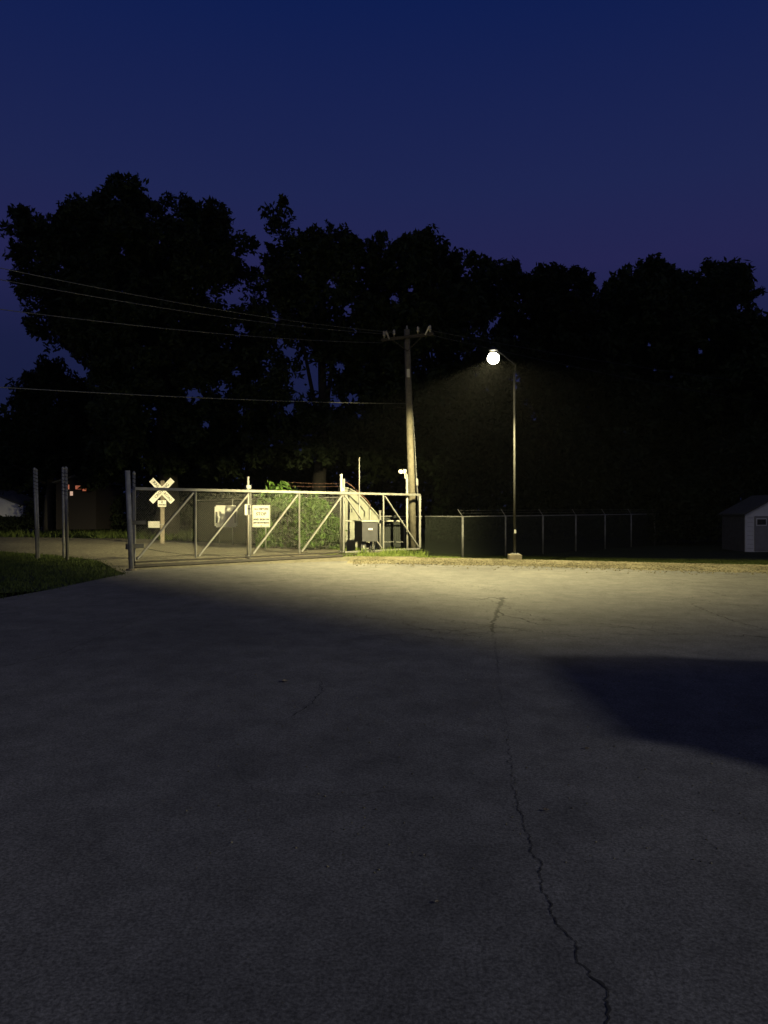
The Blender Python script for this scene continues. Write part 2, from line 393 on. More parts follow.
stones(16000, smp_edge, .010, .036, 'gravel_stones', M_['gravel'], lambda P: np.interp(P[:, 1] - edge_y(P[:, 0]), [-3.4, -2.6, -1.1, -.3, 0, .4], [.010, .012, .035, .06, .04, -.06]), 'loose pale gravel heaped along the far edge of the asphalt', 'gravel')
def smp_road(n):
    x = rng.uniform(-16, 1, n); y = rng.uniform(23, 40, n); return np.stack([x, y], 1)
def zroad(P): return np.where((P[:, 1] > 31 - (P[:, 0]) * .0) & (P[:, 0] < -11.5) | True, .004, .004)
def smp_lot(n):
    x = rng.uniform(-6, 11, n); y = rng.uniform(3.5, 25, n); return np.stack([x * y / 25 * 1.1, y], 1)
stones(1600, smp_lot, .003, .009, 'asphalt_grit', M_['gravel'], lambda P: np.full(len(P), .006), 'scattered fine grit lying on the asphalt', 'grit')

# cracks in the asphalt (thin, slightly recessed-looking strips following the photographed run)
def strip(name, pix, w0, w1, m, z=.0065, jit=.02, world=False, step=.05):
    P = [Vector(p) if world else onground(*p) for p in pix]
    path = []
    for a, b in zip(P, P[1:]):
        n = max(2, int((b - a).length / step))
        for k in range(n): path.append(a.lerp(b, k / n))
    path.append(P[-1]); vs = []; n = len(path)
    for i, p in enumerate(path):
        d = (path[min(i + 1, n - 1)] - path[max(i - 1, 0)]).normalized(); s_ = Vector((-d.y, d.x, 0))
        q = p + s_ * (jit * (noise.noise(p * 9 + Vector((w0 * 99, 0, 0))) + .5 * noise.noise(p * 31) + .30 * noise.noise(p * 83)))
        ww = (w0 + (w1 - w0) * i / n) * (.35 + 1.1 * abs(noise.noise(p * 14 + Vector((5, 5, 5)))) * 1.6)
        if i in (0, n - 1): ww *= .1
        vs += [tuple(q + s_ * ww * .5), tuple(q - s_ * ww * .5)]
    vs = [(x, y, z) for x, y, _ in vs]
    idx = []
    for i in range(n - 1): idx += [2 * i, 2 * i + 1, 2 * i + 3, 2 * i + 2]
    o = np_mesh(name, vs, 4, idx, m); tag(o, kind='structure'); return o
main = [(500, 704), (506, 725), (510, 760), (517, 803), (526, 832), (537, 862), (545, 889), (553, 917), (563, 933), (578, 955), (588, 976), (605, 990), (607, 1005), (611, 1030)]
strip('asphalt_crack', main, .0025, .010, M_['crack'], jit=.028, step=.007)
strip('asphalt_crack', [(503, 598), (500, 606), (496, 616), (492, 626), (493, 634)], .11, .06, M_['crack'], jit=.05)
strip('asphalt_crack', [(497, 612), (506, 617), (520, 619), (540, 626)], .06, .02, M_['crack'], jit=.05)
strip('asphalt_crack', [(500, 600), (492, 598), (478, 601), (466, 600)], .07, .02, M_['crack'], jit=.05)
strip('asphalt_crack', [(408, 580), (440, 583), (470, 586), (500, 592), (530, 597)], .035, .02, M_['crack'], jit=.10)
strip('asphalt_crack', [(430, 594), (462, 597), (490, 601), (520, 612), (552, 622)], .02, .02, M_['crack'], jit=.10)
strip('asphalt_crack', [(396, 622), (440, 634), (480, 628), (492, 626), (530, 632), (600, 640)], .02, .015, M_['crack'], jit=.12)
strip('asphalt_crack', [(690, 604), (712, 614), (735, 622), (768, 631)], .03, .02, M_['crack'], jit=.06)
strip('asphalt_crack', [(560, 581), (620, 578), (690, 584), (768, 582)], .03, .02, M_['seal'], jit=.2)
strip('asphalt_crack', [(0, 668), (60, 655), (110, 633), (160, 612), (200, 604)], .03, .015, M_['seal'], jit=.05)
strip('asphalt_crack', [(290, 718), (310, 706), (322, 694), (322, 682)], .012, .006, M_['crack'], jit=.05)
strip('asphalt_crack', [(400, 790), (330, 800), (250, 792), (238, 770)], .006, .003, M_['seal'], jit=.05)
strip('asphalt_crack', [(237, 584), (262, 583), (290, 581)], .09, .05, M_['crack'], jit=.05)

strip('asphalt_crack', [(493, 634), (497, 655), (499, 680), (500, 704)], .012, .004, M_['seal'], jit=.05)
_r = random.Random(5)
for _k in range(26):
    px, py = _r.uniform(330, 760), _r.uniform(578, 640)
    q = [(px, py)]
    for _j in range(3): q.append((q[-1][0] + _r.uniform(14, 46), q[-1][1] + _r.uniform(-3, 6)))
    strip('asphalt_crack', q, _r.uniform(.014, .035), .006, M_['crack'], jit=.14)
# ---------------------------------------------------------------- grass and weeds
def blades(name, P, hmin, hmax, wd, m, label, cat, zf=gz, kind='stuff', parent=None, lean=.5):
    n = len(P); h = rng.uniform(hmin, hmax, n); th = rng.uniform(0, 6.28, n)
    z = zf(P[:, 0], P[:, 1]); ww = wd * rng.uniform(.6, 1.3, n)
    dx, dy = np.cos(th) * ww, np.sin(th) * ww; la = rng.normal(0, lean, (n, 2)) * h[:, None]
    v0 = np.stack([P[:, 0] - dx, P[:, 1] - dy, z], 1); v1 = np.stack([P[:, 0] + dx, P[:, 1] + dy, z], 1)
    v2 = np.stack([P[:, 0] + la[:, 0], P[:, 1] + la[:, 1], z + h], 1)
    Vx = np.stack([v0, v1, v2], 1).reshape(-1, 3)
    o = np_mesh(name, Vx, 3, np.arange(3 * n), m, parent); 
    if label: tag(o, label, cat, kind=kind)
    return o
def inpoly(P, poly):
    x, y = P[:, 0], P[:, 1]; r = np.zeros(len(P), bool); j = len(poly) - 1
    for i in range(len(poly)):
        xi, yi = poly[i]; xj, yj = poly[j]
        c = ((yi > y) != (yj > y)) & (x < (xj - xi) * (y - yi) / (yj - yi + 1e-12) + xi); r ^= c; j = i
    return r
P = np.stack([rng.uniform(-24, -6.5, 110000), rng.uniform(8, 33.5, 110000)], 1)
P = P[inpoly(P, lawn)]; P = P + rng.normal(0, .13, P.shape)
blades('lawn_grass', P, .04, .11, .012, M_['grass'], 'dark short grass of the lawn left of the gate', 'grass')
def rag(n, lo, hi, off0, off1):
    x = rng.uniform(lo, hi, n); return np.stack([x, edge_y(x) + rng.uniform(off0, off1, n)], 1)
P = rag(90000, 1.2, 22, .35, 9)
blades('verge_grass', P, .03, .09, .012, M_['grass'], 'dark grass verge beyond the gravel in front of the long fence', 'grass')
# bright weeds round the operator box and gate end
cl = rng.normal(0, 1, (9000, 2)); cx = rng.choice(np.array([[-.9, 29.4], [-.3, 29.0], [.35, 28.9], [.9, 29.0], [1.4, 29.0], [.1, 29.9], [1.9, 28.5], [2.5, 28.1], [-1.6, 29.0]]), 9000)
P = cx + cl * (.30, .22)
P = P + rng.normal(0, .05, P.shape)
Pt = np.concatenate([rng.normal((.10 + .33 * k, 29.3), (.12, .12), (90 + 50 * (k % 3), 2)) for k in range(5)] + [rng.normal((-.80, 29.3), (.16, .1), (90, 2))])
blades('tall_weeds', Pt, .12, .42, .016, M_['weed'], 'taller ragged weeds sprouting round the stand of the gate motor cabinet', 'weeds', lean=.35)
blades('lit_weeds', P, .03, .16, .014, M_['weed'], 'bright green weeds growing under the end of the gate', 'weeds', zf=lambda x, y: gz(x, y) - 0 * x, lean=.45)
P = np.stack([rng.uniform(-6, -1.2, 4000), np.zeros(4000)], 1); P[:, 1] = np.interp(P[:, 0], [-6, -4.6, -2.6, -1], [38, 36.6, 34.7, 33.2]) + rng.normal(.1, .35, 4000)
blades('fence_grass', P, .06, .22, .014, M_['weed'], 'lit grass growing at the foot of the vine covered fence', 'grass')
P = np.concatenate([np.stack([rng.uniform(-45, -8, 9000), rng.uniform(44, 62, 9000)], 1)])
P = P[P[:, 1] > np.interp(P[:, 0], [-45, -24, -15, -10.5, -7.5], [53, 50.5, 47.5, 43, 39.5]) + .1]
blades('far_grass', P, .15, .5, .05, M_['grass'], 'dark rough grass along the far side of the gravel road', 'grass')

# ---------------------------------------------------------------- trees
def leaf_quads(C, size, flat=.3):
    """C (n,3) centres -> rhombic leaf faces"""
    n = len(C)
    u = rng.normal(0, 1, (n, 3)); u /= np.linalg.norm(u, axis=1)[:, None]
    v = rng.normal(0, 1, (n, 3)); v -= (v * u).sum(1)[:, None] * u; v /= np.linalg.norm(v, axis=1)[:, None]
    s = size * rng.uniform(.6, 1.3, (n, 1))
    Vx = np.stack([C - u * s, C + v * s * .42, C + u * s, C - v * s * .42], 1).reshape(-1, 3)
    return Vx, np.arange(4 * n)
def crown_points(poly, d, depth, nl, rad, per, holes=(), thin=1.0):
    """leaf centres for a crown whose outline, seen side on, fills poly; built from lobes and sub-clumps through its depth"""
    poly = [tuple(p) for p in poly]
    xs = [p[0] for p in poly]; ys_ = [p[1] for p in poly]
    cxm = sum(xs) / len(xs); half = (max(xs) - min(xs)) / 2
    out = []; lobes = []
    tries = 0
    A = np.array(poly + [poly[0]], float)
    while len(lobes) < nl and tries < 40000:
        tries += 1
        p = np.array([random.uniform(min(xs), max(xs)), random.uniform(min(ys_), max(ys_))])
        if not inpoly(p[None], poly)[0]: continue
        seg0, seg1 = A[:-1], A[1:]; t = np.clip(((p - seg0) * (seg1 - seg0)).sum(1) / ((seg1 - seg0) ** 2).sum(1), 0, 1)
        ed = np.linalg.norm(seg0 + (seg1 - seg0) * t[:, None] - p, axis=1).min()
        r = random.uniform(*rad)
        if ed < r * .55: 
            if ed < 4: continue
            r = max(6, ed * 1.2)
        side = math.sqrt(max(.08, 1 - ((p[0] - cxm) / (half * 1.1)) ** 2))
        dd = d + random.uniform(-1, 1) * depth * side
        lobes.append((p[0], p[1], r, dd))
    for (x, y, r, dd) in lobes:
        rw = r / F * dd
        c = np.array(at(x, y, dd))
        k = max(6, int(12 * random.uniform(.7, 1.3)))
        q = rng.normal(0, 1, (k, 3)); q /= np.linalg.norm(q, axis=1)[:, None]; q *= rw * rng.uniform(.35, .95, (k, 1))
        for sc in c + q:
            sr = rw * random.uniform(.22, .48)
            m_ = max(6, int(per * 2.1 * (sr / 0.5) ** 2 * thin))
            g = rng.normal(0, 1, (m_, 3)); g /= np.linalg.norm(g, axis=1)[:, None]; g *= sr * rng.uniform(.2, 1.1, (m_, 1)) ** .6
            out.append(sc + g)
    C = np.concatenate(out)
    if holes:
        px = C[:, 0] / C[:, 1] * F + 384; py = HY - (C[:, 2] - CH) / C[:, 1] * F
        keep = np.ones(len(C), bool)
        for hx, hy, hr in holes:
            dist = np.hypot(px - hx, (py - hy)) / (hr * 1.15)
            keep &= ~((dist < 1 + .30 * rng.normal(0, 1, len(C))) & (rng.uniform(0, 1, len(C)) < .975))
        C = C[keep]
    return C[C[:, 2] > .3], [(np.array(at(x, y, dd)), r / F * dd) for x, y, r, dd in lobes]
def tree(label, poly, trunk_px, d, depth, nl, rad, per, size, m='leaf', holes=(), tr=.45, name='broadleaf_tree', group='tall trees behind the fences', limbs=9, lean=0):
    base = Vector(((trunk_px - 384) / F * d, d, float(gz((trunk_px - 384) / F * d, d))))
    e = thing(name, label, 'tree', base, group)
    C, lobes = crown_points(poly, d, depth, int(nl * 1.5), rad, per, holes)
    Vx, ix = leaf_quads(C, size)
    np_mesh('crown', Vx, 4, ix, M_[m], e)
    top = max(l[0][2] for l in lobes)
    b = MB(); H = top * .72; pts = []
    for k in range(9):
        t = k / 8; pts.append(base + Vector((lean * t + .5 * noise.noise(Vector((t * 3, d, 1))), .4 * noise.noise(Vector((t * 3, d, 7))), H * t)))
    b.tube(pts, [tr * (1.35 - .35 * min(1, k * 2)) * (1 - .8 * k / 8) + .03 for k in range(9)], 10)
    for c, r in random.sample(lobes, min(limbs, len(lobes))):
        k = random.randint(3, 7); p0 = pts[k]; p1 = Vector(c)
        if p1.z < p0.z - 2: continue
        mid = p0.lerp(p1, .5) + Vector((0, 0, .08 * (p1 - p0).length))
        b.tube([p0, mid, p1], [tr * .38, tr * .22, .03], 6)
    b.build('trunk', M_['bark'], e, True)
    return e

holesA = [(238, 296, 13), (222, 390, 9), (228, 302, 8), (195, 396, 9), (248, 262, 6), (86, 372, 5), (60, 268, 4), (240, 330, 6), (212, 300, 5), (246, 410, 7), (205, 425, 5), (236, 372, 6)]
tree('massive dark tree left of the gate with the highest rounded crown', [(-6, 276), (10, 262), (8, 214), (30, 203), (48, 222), (66, 199), (86, 200), (104, 188), (112, 172), (138, 173), (144, 198), (165, 201), (190, 194), (216, 200), (232, 214), (248, 222), (258, 240), (259, 262), (268, 300), (272, 340), (250, 400), (240, 476), (80, 476), (92, 420), (96, 385), (70, 352), (40, 340), (22, 330), (26, 300), (-2, 292)],
     165, 52, 6.5, 330, (10, 24), 17, .21, holes=holesA, tr=.7, limbs=16)
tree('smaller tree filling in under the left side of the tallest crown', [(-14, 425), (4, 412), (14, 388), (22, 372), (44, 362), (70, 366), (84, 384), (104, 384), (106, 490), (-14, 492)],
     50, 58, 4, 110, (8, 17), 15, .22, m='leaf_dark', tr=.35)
holesB = [(312, 372, 15), (300, 388, 13), (262, 368, 13), (252, 374, 9), (323, 392, 9), (288, 352, 8), (352, 398, 6), (366, 402, 6), (360, 415, 6), (335, 402, 6), (276, 318, 7), (262, 298, 7), (290, 410, 6), (340, 368, 6), (280, 342, 5), (348, 310, 5)]
tree('tall tree with a narrow spire of leaves and ragged sky gaps in its lower crown', [(264, 250), (266, 202), (284, 195), (297, 208), (302, 234), (320, 221), (345, 222), (360, 238), (378, 246), (382, 470), (244, 470), (240, 400), (246, 340), (258, 290)],
     322, 49, 5, 215, (9, 20), 14, .20, holes=holesB, tr=.5, limbs=14)
tree('wide dark tree rising behind the wooden utility pole', [(362, 250), (374, 234), (396, 240), (405, 236), (416, 230), (440, 238), (455, 250), (476, 254), (498, 262), (510, 276), (512, 480), (362, 480)],
     440, 51, 6, 230, (10, 22), 17, .22, holes=[(395, 300, 6), (410, 290, 5)], tr=.5)
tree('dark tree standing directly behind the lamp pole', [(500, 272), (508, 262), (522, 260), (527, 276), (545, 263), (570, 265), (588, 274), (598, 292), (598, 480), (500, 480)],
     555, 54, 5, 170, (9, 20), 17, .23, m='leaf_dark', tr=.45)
tree('broad dark tree right of the lamp with a level top', [(592, 300), (602, 284), (618, 268), (634, 262), (655, 259), (676, 266), (690, 280), (690, 482), (592, 482)],
     640, 56, 6, 190, (10, 22), 16, .24, tr=.5, holes=[(650, 345, 4), (655, 370, 4), (672, 378, 4)])
tree('dark tree at the right edge with a lobed overhanging crown', [(680, 280), (690, 266), (706, 261), (734, 265), (750, 272), (761, 288), (752, 303), (764, 313), (790, 318), (830, 340), (850, 480), (680, 482)],
     750, 53, 6, 215, (10, 22), 16, .23, tr=.5, holes=[(740, 308, 6), (700, 352, 4)])
# far wood that closes the horizon
def wood(name, label, x0, x1, d, top, n, size, dep):
    xx = rng.uniform(x0, x1, n); yy = d + rng.uniform(-dep, dep, n)
    tp = top + 1.6 * np.sin(xx * .21 + 1) + 1.1 * np.sin(xx * .53 + 2) + .6 * np.sin(xx * 1.3)
    zz = rng.uniform(0, 1, n) ** .85 * tp
    q = noise
    Vx, ix = leaf_quads(np.stack([xx, yy, zz], 1), size)
    o = np_mesh(name, Vx, 4, ix, M_['leaf_dark']); tag(o, label, 'woodland', kind='stuff')
wood('distant_wood', 'dark mass of distant woodland closing the horizon behind the trees', -75, 90, 72, 8.6, 90000, .40, 5)
wood('understorey', 'dark understorey thicket behind the fences on the right', 3, 60, 47, 6.5, 60000, .20, 2.2)

# low dark shrubs across the left distance
def shrub(name, label, px, d, wpx, toppx, n, size, m, group=None, depth=1.0, zb=0.0):
    x = (px - 384) / F * d; rw = wpx / F * d / 2; top = CH - (toppx - HY) / F * d
    e = thing(name, label, 'shrub', (x, d, zb), group)
    k = 26; C = []
    for i in range(k):
        a = random.uniform(0, 6.28); rr = random.uniform(0, .75)
        zc = random.uniform(.15, .86) * top; wz = math.sin(min(1, (1.12 - zc / top)) * 1.57)
        c = np.array((x + rw * rr * wz * math.cos(a), d + depth * rr * math.sin(a), zc + zb)); r_ = rw * random.uniform(.22, .38)
        g = rng.normal(0, 1, (n // k, 3)); g /= np.linalg.norm(g, axis=1)[:, None]
        C.append(c + g * np.array((r_, r_, min(r_, top * .22))) * rng.uniform(.3, 1, (n // k, 1)))
    C = np.concatenate(C); C = C[(C[:, 2] > zb + .03)]
    Vx, ix = leaf_quads(C, size)
    np_mesh('foliage', Vx, 4, ix, M_[m], e)
    b = MB()
    for i in range(6):
        a = i * 1.05; b.tube([(x + .1 * math.cos(a), d + .1 * math.sin(a), zb), (x + rw * .3 * math.cos(a), d + .3 * math.sin(a), top * .45 + zb), (x + rw * .55 * math.cos(a), d + .5 * math.sin(a), top * .8 + zb)], [.03, .02, .008], 5)
    b.build('stem', M_['bark'], e)
    return e
for px, d, wp, tp, lab in ((0, 59, 110, 516.5, 'low dark shrub in front of the pale outbuilding'), (50, 61, 80, 500, 'dark shrub seen between the two pairs of fence posts'), (110, 60, 90, 496, 'dark shrub behind the left end of the gate'), (160, 57, 90, 490, 'dark tall shrub behind the crossing sign'), (215, 55, 90, 492, 'dark shrub behind the bare metal panel')):
    shrub('roadside_shrub', lab, px, d, wp, tp, 3600, .16, 'leaf_dark', 'dark shrubs along the far side of the road', 2.0)

# ---------------------------------------------------------------- fences
def chain_panel(name, pts, z0, z1, m, parent):
    """vertical mesh panel along pts [(x,y)], uv in metres; z0/z1 lists or numbers"""
    me = bpy.data.meshes.new(name); vs = []; uv = []; s_ = 0
    for i, (x, y) in enumerate(pts):
        if i: s_ += math.hypot(x - pts[i - 1][0], y - pts[i - 1][1])
        a = z0[i] if isinstance(z0, (list, tuple)) else z0; b = z1[i] if isinstance(z1, (list, tuple)) else z1
        vs += [(x, y, a), (x, y, b)]; uv += [(s_, a), (s_, b)]
    fs = [(2 * i, 2 * i + 2, 2 * i + 3, 2 * i + 1) for i in range(len(pts) - 1)]
    me.from_pydata(vs, [], fs); ul = me.uv_layers.new(name='UVMap')
    for lp in me.loops: ul.data[lp.index].uv = uv[lp.vertex_index]
    me.materials.append(m); o = bpy.data.objects.new(name, me); COL.objects.link(o); o.parent = parent
    o.matrix_parent_inverse = Matrix.Translation(parent.location).inverted(); return o
# long fence running away to the right
FP = [(3.26 + 2.14 * k, 31.9 + 2.32 * k) for k in range(0, 14)]
start = (1.75, 32.9)
e = thing('chain_link_fence', 'long chain link fence receding to the right beyond the gravel', 'fence', (start[0], start[1], -.2))
ptsf = [start] + FP
def topz(i): return 1.46 + .012 * i
for i, (x, y) in enumerate(FP):
    z0 = float(gz(x, y)); zt = topz(i)
    MB().tube([(x, y, z0), (x, y, zt)], .040 if i else .05, 10).build('post', M_['galv_dull'], e, True)
    MB().tube([(x, y, zt), (x - .22, y - .12, zt + .30)], .017, 6).build('barb_arm', M_['galv_dull'], e)
MB().tube([(x, y, topz(i - 1) if i else 1.46) for i, (x, y) in enumerate(ptsf)], .024, 8).build('top_rail', M_['galv_dull'], e, True)
chain_panel('mesh_panel', ptsf, [float(gz(*p)) for p in ptsf], [topz(i) - .02 for i in range(len(ptsf))], M_['chain_fence'], e)
for dz, ox in ((.14, -.10), (.26, -.19)):
    b = MB(); b.tube([(x + ox, y + ox * .5, topz(i) + dz) for i, (x, y) in enumerate(FP)], .0035, 4); b.build('barbed_strand', M_['galv_dull'], e)

# screened fence behind gate (left of hut): dark slats, partly vine covered
e = thing('screened_fence', 'dark screened chain link fence behind the gate beside the vines', 'fence', (-5, 38, 0))
SP = [(-1.75, 34.2), (-3.6, 35.7), (-5.6, 37.6), (-7.9, 40.2), (-10.6, 43.4)]
for (x, y) in SP:
    MB().tube([(x, y, 0), (x, y, 2.35)], .035, 8).build('post', M_['galv_dull'], e, True)
MB().tube([(x, y, 2.3) for x, y in SP], .022, 6).build('top_rail', M_['galv_dull'], e)
b = MB()
for (x0, y0), (x1, y1) in zip(SP, SP[1:]):
    n = int(math.hypot(x1 - x0, y1 - y0) / .11); rz = math.atan2(y1 - y0, x1 - x0)
    for k in range(n):
        t = (k + .5) / n; b.box((x0 + (x1 - x0) * t, y0 + (y1 - y0) * t, 1.16), (.085, .008, 2.12), rz)
b.build('privacy_slats', M_['slat'], e)

# railing and screened panel under the gate end (pale rails between hut and pole)
e = thing('pipe_railing', 'short pale pipe railing behind the gate beside the utility pole', 'railing', (0, 33, 0))
zr = 1.65 - 9 * 33.2 / F
MB().tube([at(342, 521.6, 33.2), at(352, 521.6, 33.2)], .032, 8).build('rail', M_['white_pipe'], e, True)
MB().tube([at(376, 521.6, 33.2), at(405.5, 521.6, 33.2)], .036, 8).build('rail', M_['white_pipe'], e, True)
MB().tube([at(384, 542.4, 33.2), at(404, 542.6, 33.2)], .016, 6).build('lower_wire', M_['galv'], e)
for px in (380, 404.5):
    p = at(px, 521, 33.25); MB().tube([(p.x, p.y, 0), (p.x, p.y, zr + .02 + (.45 if px < 390 else 0))], .05 if px < 390 else .03, 8).build('post', M_['galv'], e, True)
p0 = at(381, 520, 33.6); p1 = at(412, 520, 33.6)
e2 = thing('screened_fence', 'dark green screened fence panel between the hut and the utility pole', 'fence', (p0.x, p0.y, 0))
b = MB(); n = 14
for k in range(n):
    t = (k + .5) / n; b.box((p0.x + (p1.x - p0.x) * t, p0.y, .73), (.09, .008, 1.42))
b.build('privacy_slats', M_['slat'], e2)
MB().tube([(p0.x, p0.y, 1.46), (p1.x + .42, p0.y - .5, 1.46)], .022, 6).build('top_rail', M_['galv_dull'], e2)
for x in (p0.x, p1.x): MB().tube([(x, p0.y + .03, 0), (x, p0.y + .03, 1.46)], .03, 8).build('post', M_['galv_dull'], e2)

# ---------------------------------------------------------------- the cantilever gate
GA = Vector((-7.56, 23.3, 0)); GB = Vector((1.49, 31.9, 0)); GD = (GB - GA).normalized(); GL = (GB - GA).length; GRZ = math.atan2(GD.y, GD.x)
GN = Vector((GD.y, -GD.x, 0))     # towards the camera side
def gp(s, z, off=0): return GA + GD * (GL * s) + Vector((0, 0, z)) + GN * off
g = thing('sliding_gate', 'long pale steel sliding gate with diagonal braces across the road', 'gate', (GA.x, GA.y, 0))
zb, ztop = .13, 2.36
ht = .036
def bar(name, a, b_, t=.072, m='galv', par=g, tw=None):
    d = (b_ - a); b = MB(); mid = (a + b_) / 2
    rot = d.to_track_quat('X', 'Z').to_matrix().to_4x4()
    r = bmesh.ops.create_cube(b.bm, size=1.0)
    bmesh.ops.transform(b.bm, matrix=Matrix.Translation(mid) @ rot @ Matrix.Diagonal((d.length, tw or t, t, 1)), verts=r['verts'])
    bmesh.ops.bevel(b.bm, geom=list(b.bm.edges), offset=.006, segments=1, affect='EDGES')
    return b.build(name, M_[m], par)
bar('top_rail', gp(0, ztop), gp(1, ztop), .088)
bar('bottom_rail', gp(0, zb), gp(4 / 6, zb), .050, 'rust_shadow_dark')
bar('bottom_rail', gp(4 / 6 + .003, zb), gp(1, zb), .070)
for k in range(7):
    s_ = k / 6
    if k in (0, 6): bar('end_upright', gp(s_, zb + .041), gp(s_, ztop - .044), .085)
    else: bar('upright', gp(s_, zb + .041), gp(s_, ztop - .044), .056)
for k in range(4):
    bar('diagonal_brace', gp(k / 6 + .008, zb + .09), gp((k + 1) / 6 - .006, ztop - .09), .056)
bar('diagonal_brace', gp(4 / 6 + .006, ztop - .09), gp(5 / 6 - .008, zb + .09), .056)
bar('diagonal_brace', gp(5 / 6 + .006, ztop - .09), gp(1 - .008, zb + .09), .060)
pl = [gp(0, 0, -.045), gp(4 / 6, 0, -.045)]
chain_panel('chain_link_infill', [(p.x, p.y) for p in pl], zb, ztop, M_['chain'], g)
bar('latch_bracket', gp(-.012, 1.33, .05), gp(.028, 1.33, .05), .12, 'black', tw=.03)
bar('latch_catch', gp(-.012, .62, .05), gp(.022, .62, .05), .13, 'black', tw=.06)
# rusty bead patches on the top rail welds
# receiving post pair at the left end
e = thing('gate_post', 'dark leaning steel post receiving the closed left end of the gate', 'post', (-7.33, 21.95, 0), 'gate posts')
a = onground(131.5, 571); b = MB(); b.tube([a, at(127.5, 471, a.y)], .072, 14); b.build('post_tube', M_['galv_dull'], e, True)
MB().tube([a + Vector((0, 0, -.02)), a + Vector((0, 0, .05))], .15, 14).build('footing', M_['concrete'], e)
MB().box(at(128.5, 547, a.y) + Vector((0, 0, 0)), (.13, .1, .16), .7).build('latch_keeper', M_['black'], e)
def post(px, pyb, pyt, d, r, label, m='galv', group='tall fence posts', lean=0, extra=True, cat='post'):
    x = (px - 384) / F * d; zt = CH - (pyt - HY) / F * d
    e = thing('fence_post', label, cat, (x, d, 0), group)
    MB().tube([(x, d, -.03), (x + lean, d, zt)], r, 12).build('post_tube', M_[m], e, True)
    MB().lathe((x + lean, d, zt), [(r * 1.12, -.03), (r * 1.1, .02), (r * .6, .06), (.005, .07)], 12).build('cap', M_['galv_dull'], e, True)
    if extra:
        b = MB(); rr = r + .006
        b.tube([(x + lean * .93 + rr * math.cos(k * .785), d + rr * math.sin(k * .785), zt - .06 - .016 * k) for k in range(56)], .012, 5)
        b.build('wire_wrap', M_['black'], e)
    return e
post(134.6, 563, 474, 23.6, .045, 'pale steel post right against the left end of the gate', lean=-.02)
post(37, 559, 470, 27.2, .048, 'nearer post of the leftmost pair on the lawn', m='galv', lean=-.09)
post(39.0, 548, 471, 27.9, .038, 'thinner farther post of the leftmost pair on the lawn', m='galv_dull', lean=-.09)
post(67.5, 560, 469, 26.8, .052, 'brighter right hand post of the second pair on the lawn', lean=-.05)
post(63.8, 556, 469, 27.9, .045, 'darker left hand post of the second pair on the lawn', m='galv_dull', lean=-.03)
# roller support posts behind the gate
for s_, top, lab in ((2 / 6, 477, 'roller post behind the gate holding a small white notice'), (4 / 6, 474.5, 'tall pale roller post behind the gate next to the hut')):
    p = gp(s_, 0, -.14); zt = CH - (top - HY) / F * p.y
    e = thing('roller_post', lab, 'post', (p.x, p.y, 0), 'gate roller posts')
    MB().tube([(p.x, p.y, -.02), (p.x, p.y, zt)], .042 if s_ < .5 else .052, 12).build('post_tube', M_['white_pipe'], e, True)
    if s_ > .5:
        q = p + GD * .22 - GN * .1
        MB().tube([(q.x, q.y, -.02), (q.x, q.y, zt - .17)], .045, 12).build('second_tube', M_['galv'], e, True)
    MB().box((p.x, p.y, 2.50), (.18, .12, .12), GRZ).build('roller_bracket', M_['galv_dull'], e)
    MB().box((p.x, p.y, .13), (.18, .10, .12), GRZ).build('lower_roller', M_['galv_dull'], e)
p = gp(2 / 6, 0, -.05)
e = thing('small_notice', 'small white notice with a black mark wired to the gate', 'sign', (p.x - .05, p.y, 1.6), None)
MB().box(at(247.2, 510.3, 26.05), (.17, .012, .36), .1, bevel=.004).build('plate', M_['white'], e)
MB().box(at(249.2, 510.3, 25.95), (.12, .012, .34), -.25, bevel=.004).build('side_plate', M_['white'], e)
MB().box(at(249, 509.2, 25.93), (.055, .008, .05), -.25).build('mark', M_['black'], e)

# low twin bars before the gate, near black to draw its shadow lines
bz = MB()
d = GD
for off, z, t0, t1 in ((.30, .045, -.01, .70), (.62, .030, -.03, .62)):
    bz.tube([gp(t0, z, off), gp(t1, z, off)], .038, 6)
o = bz.build('gate_shadow_rail', M_['rust_shadow_dark']); tag(o, 'twin dark ground rails drawing shadow lines in front of the gate foot', 'rail')
# sagging chain
b = MB(); pts = [gp(.02 + k / 20 * .34, .62 - .42 * (k / 20) ** .6 - .10 * math.sin(k / 20 * 3.14), -.30) for k in range(21)]
b.tube(pts, .010, 5); o = b.build('slack_chain', M_['rust_shadow_dark']); tag(o, 'slack rusty chain hanging behind the left gate panels', 'chain')

# barbed strands beyond the gate
e = thing('barbed_wire', 'rusty barbed wire strands strung behind the top of the gate', 'wire', at(290, 483, 33))
for y0, y1 in ((482.6, 484.2), (486.3, 487.0)):
    b = MB(); A_ = at(288, y0, 34.5); B_ = at(342, y1, 32)
    pp = [A_.lerp(B_, k / 10) + Vector((0, 0, -.03 * math.sin(k / 10 * math.pi))) for k in range(11)]; b.tube(pp, .012, 5)
    for q in pp[1:-1]: b.tube([q + Vector((-.03, 0, -.03)), q + Vector((.03, 0, .03))], .005, 4)
    b.build('strand', M_['rust'], e)

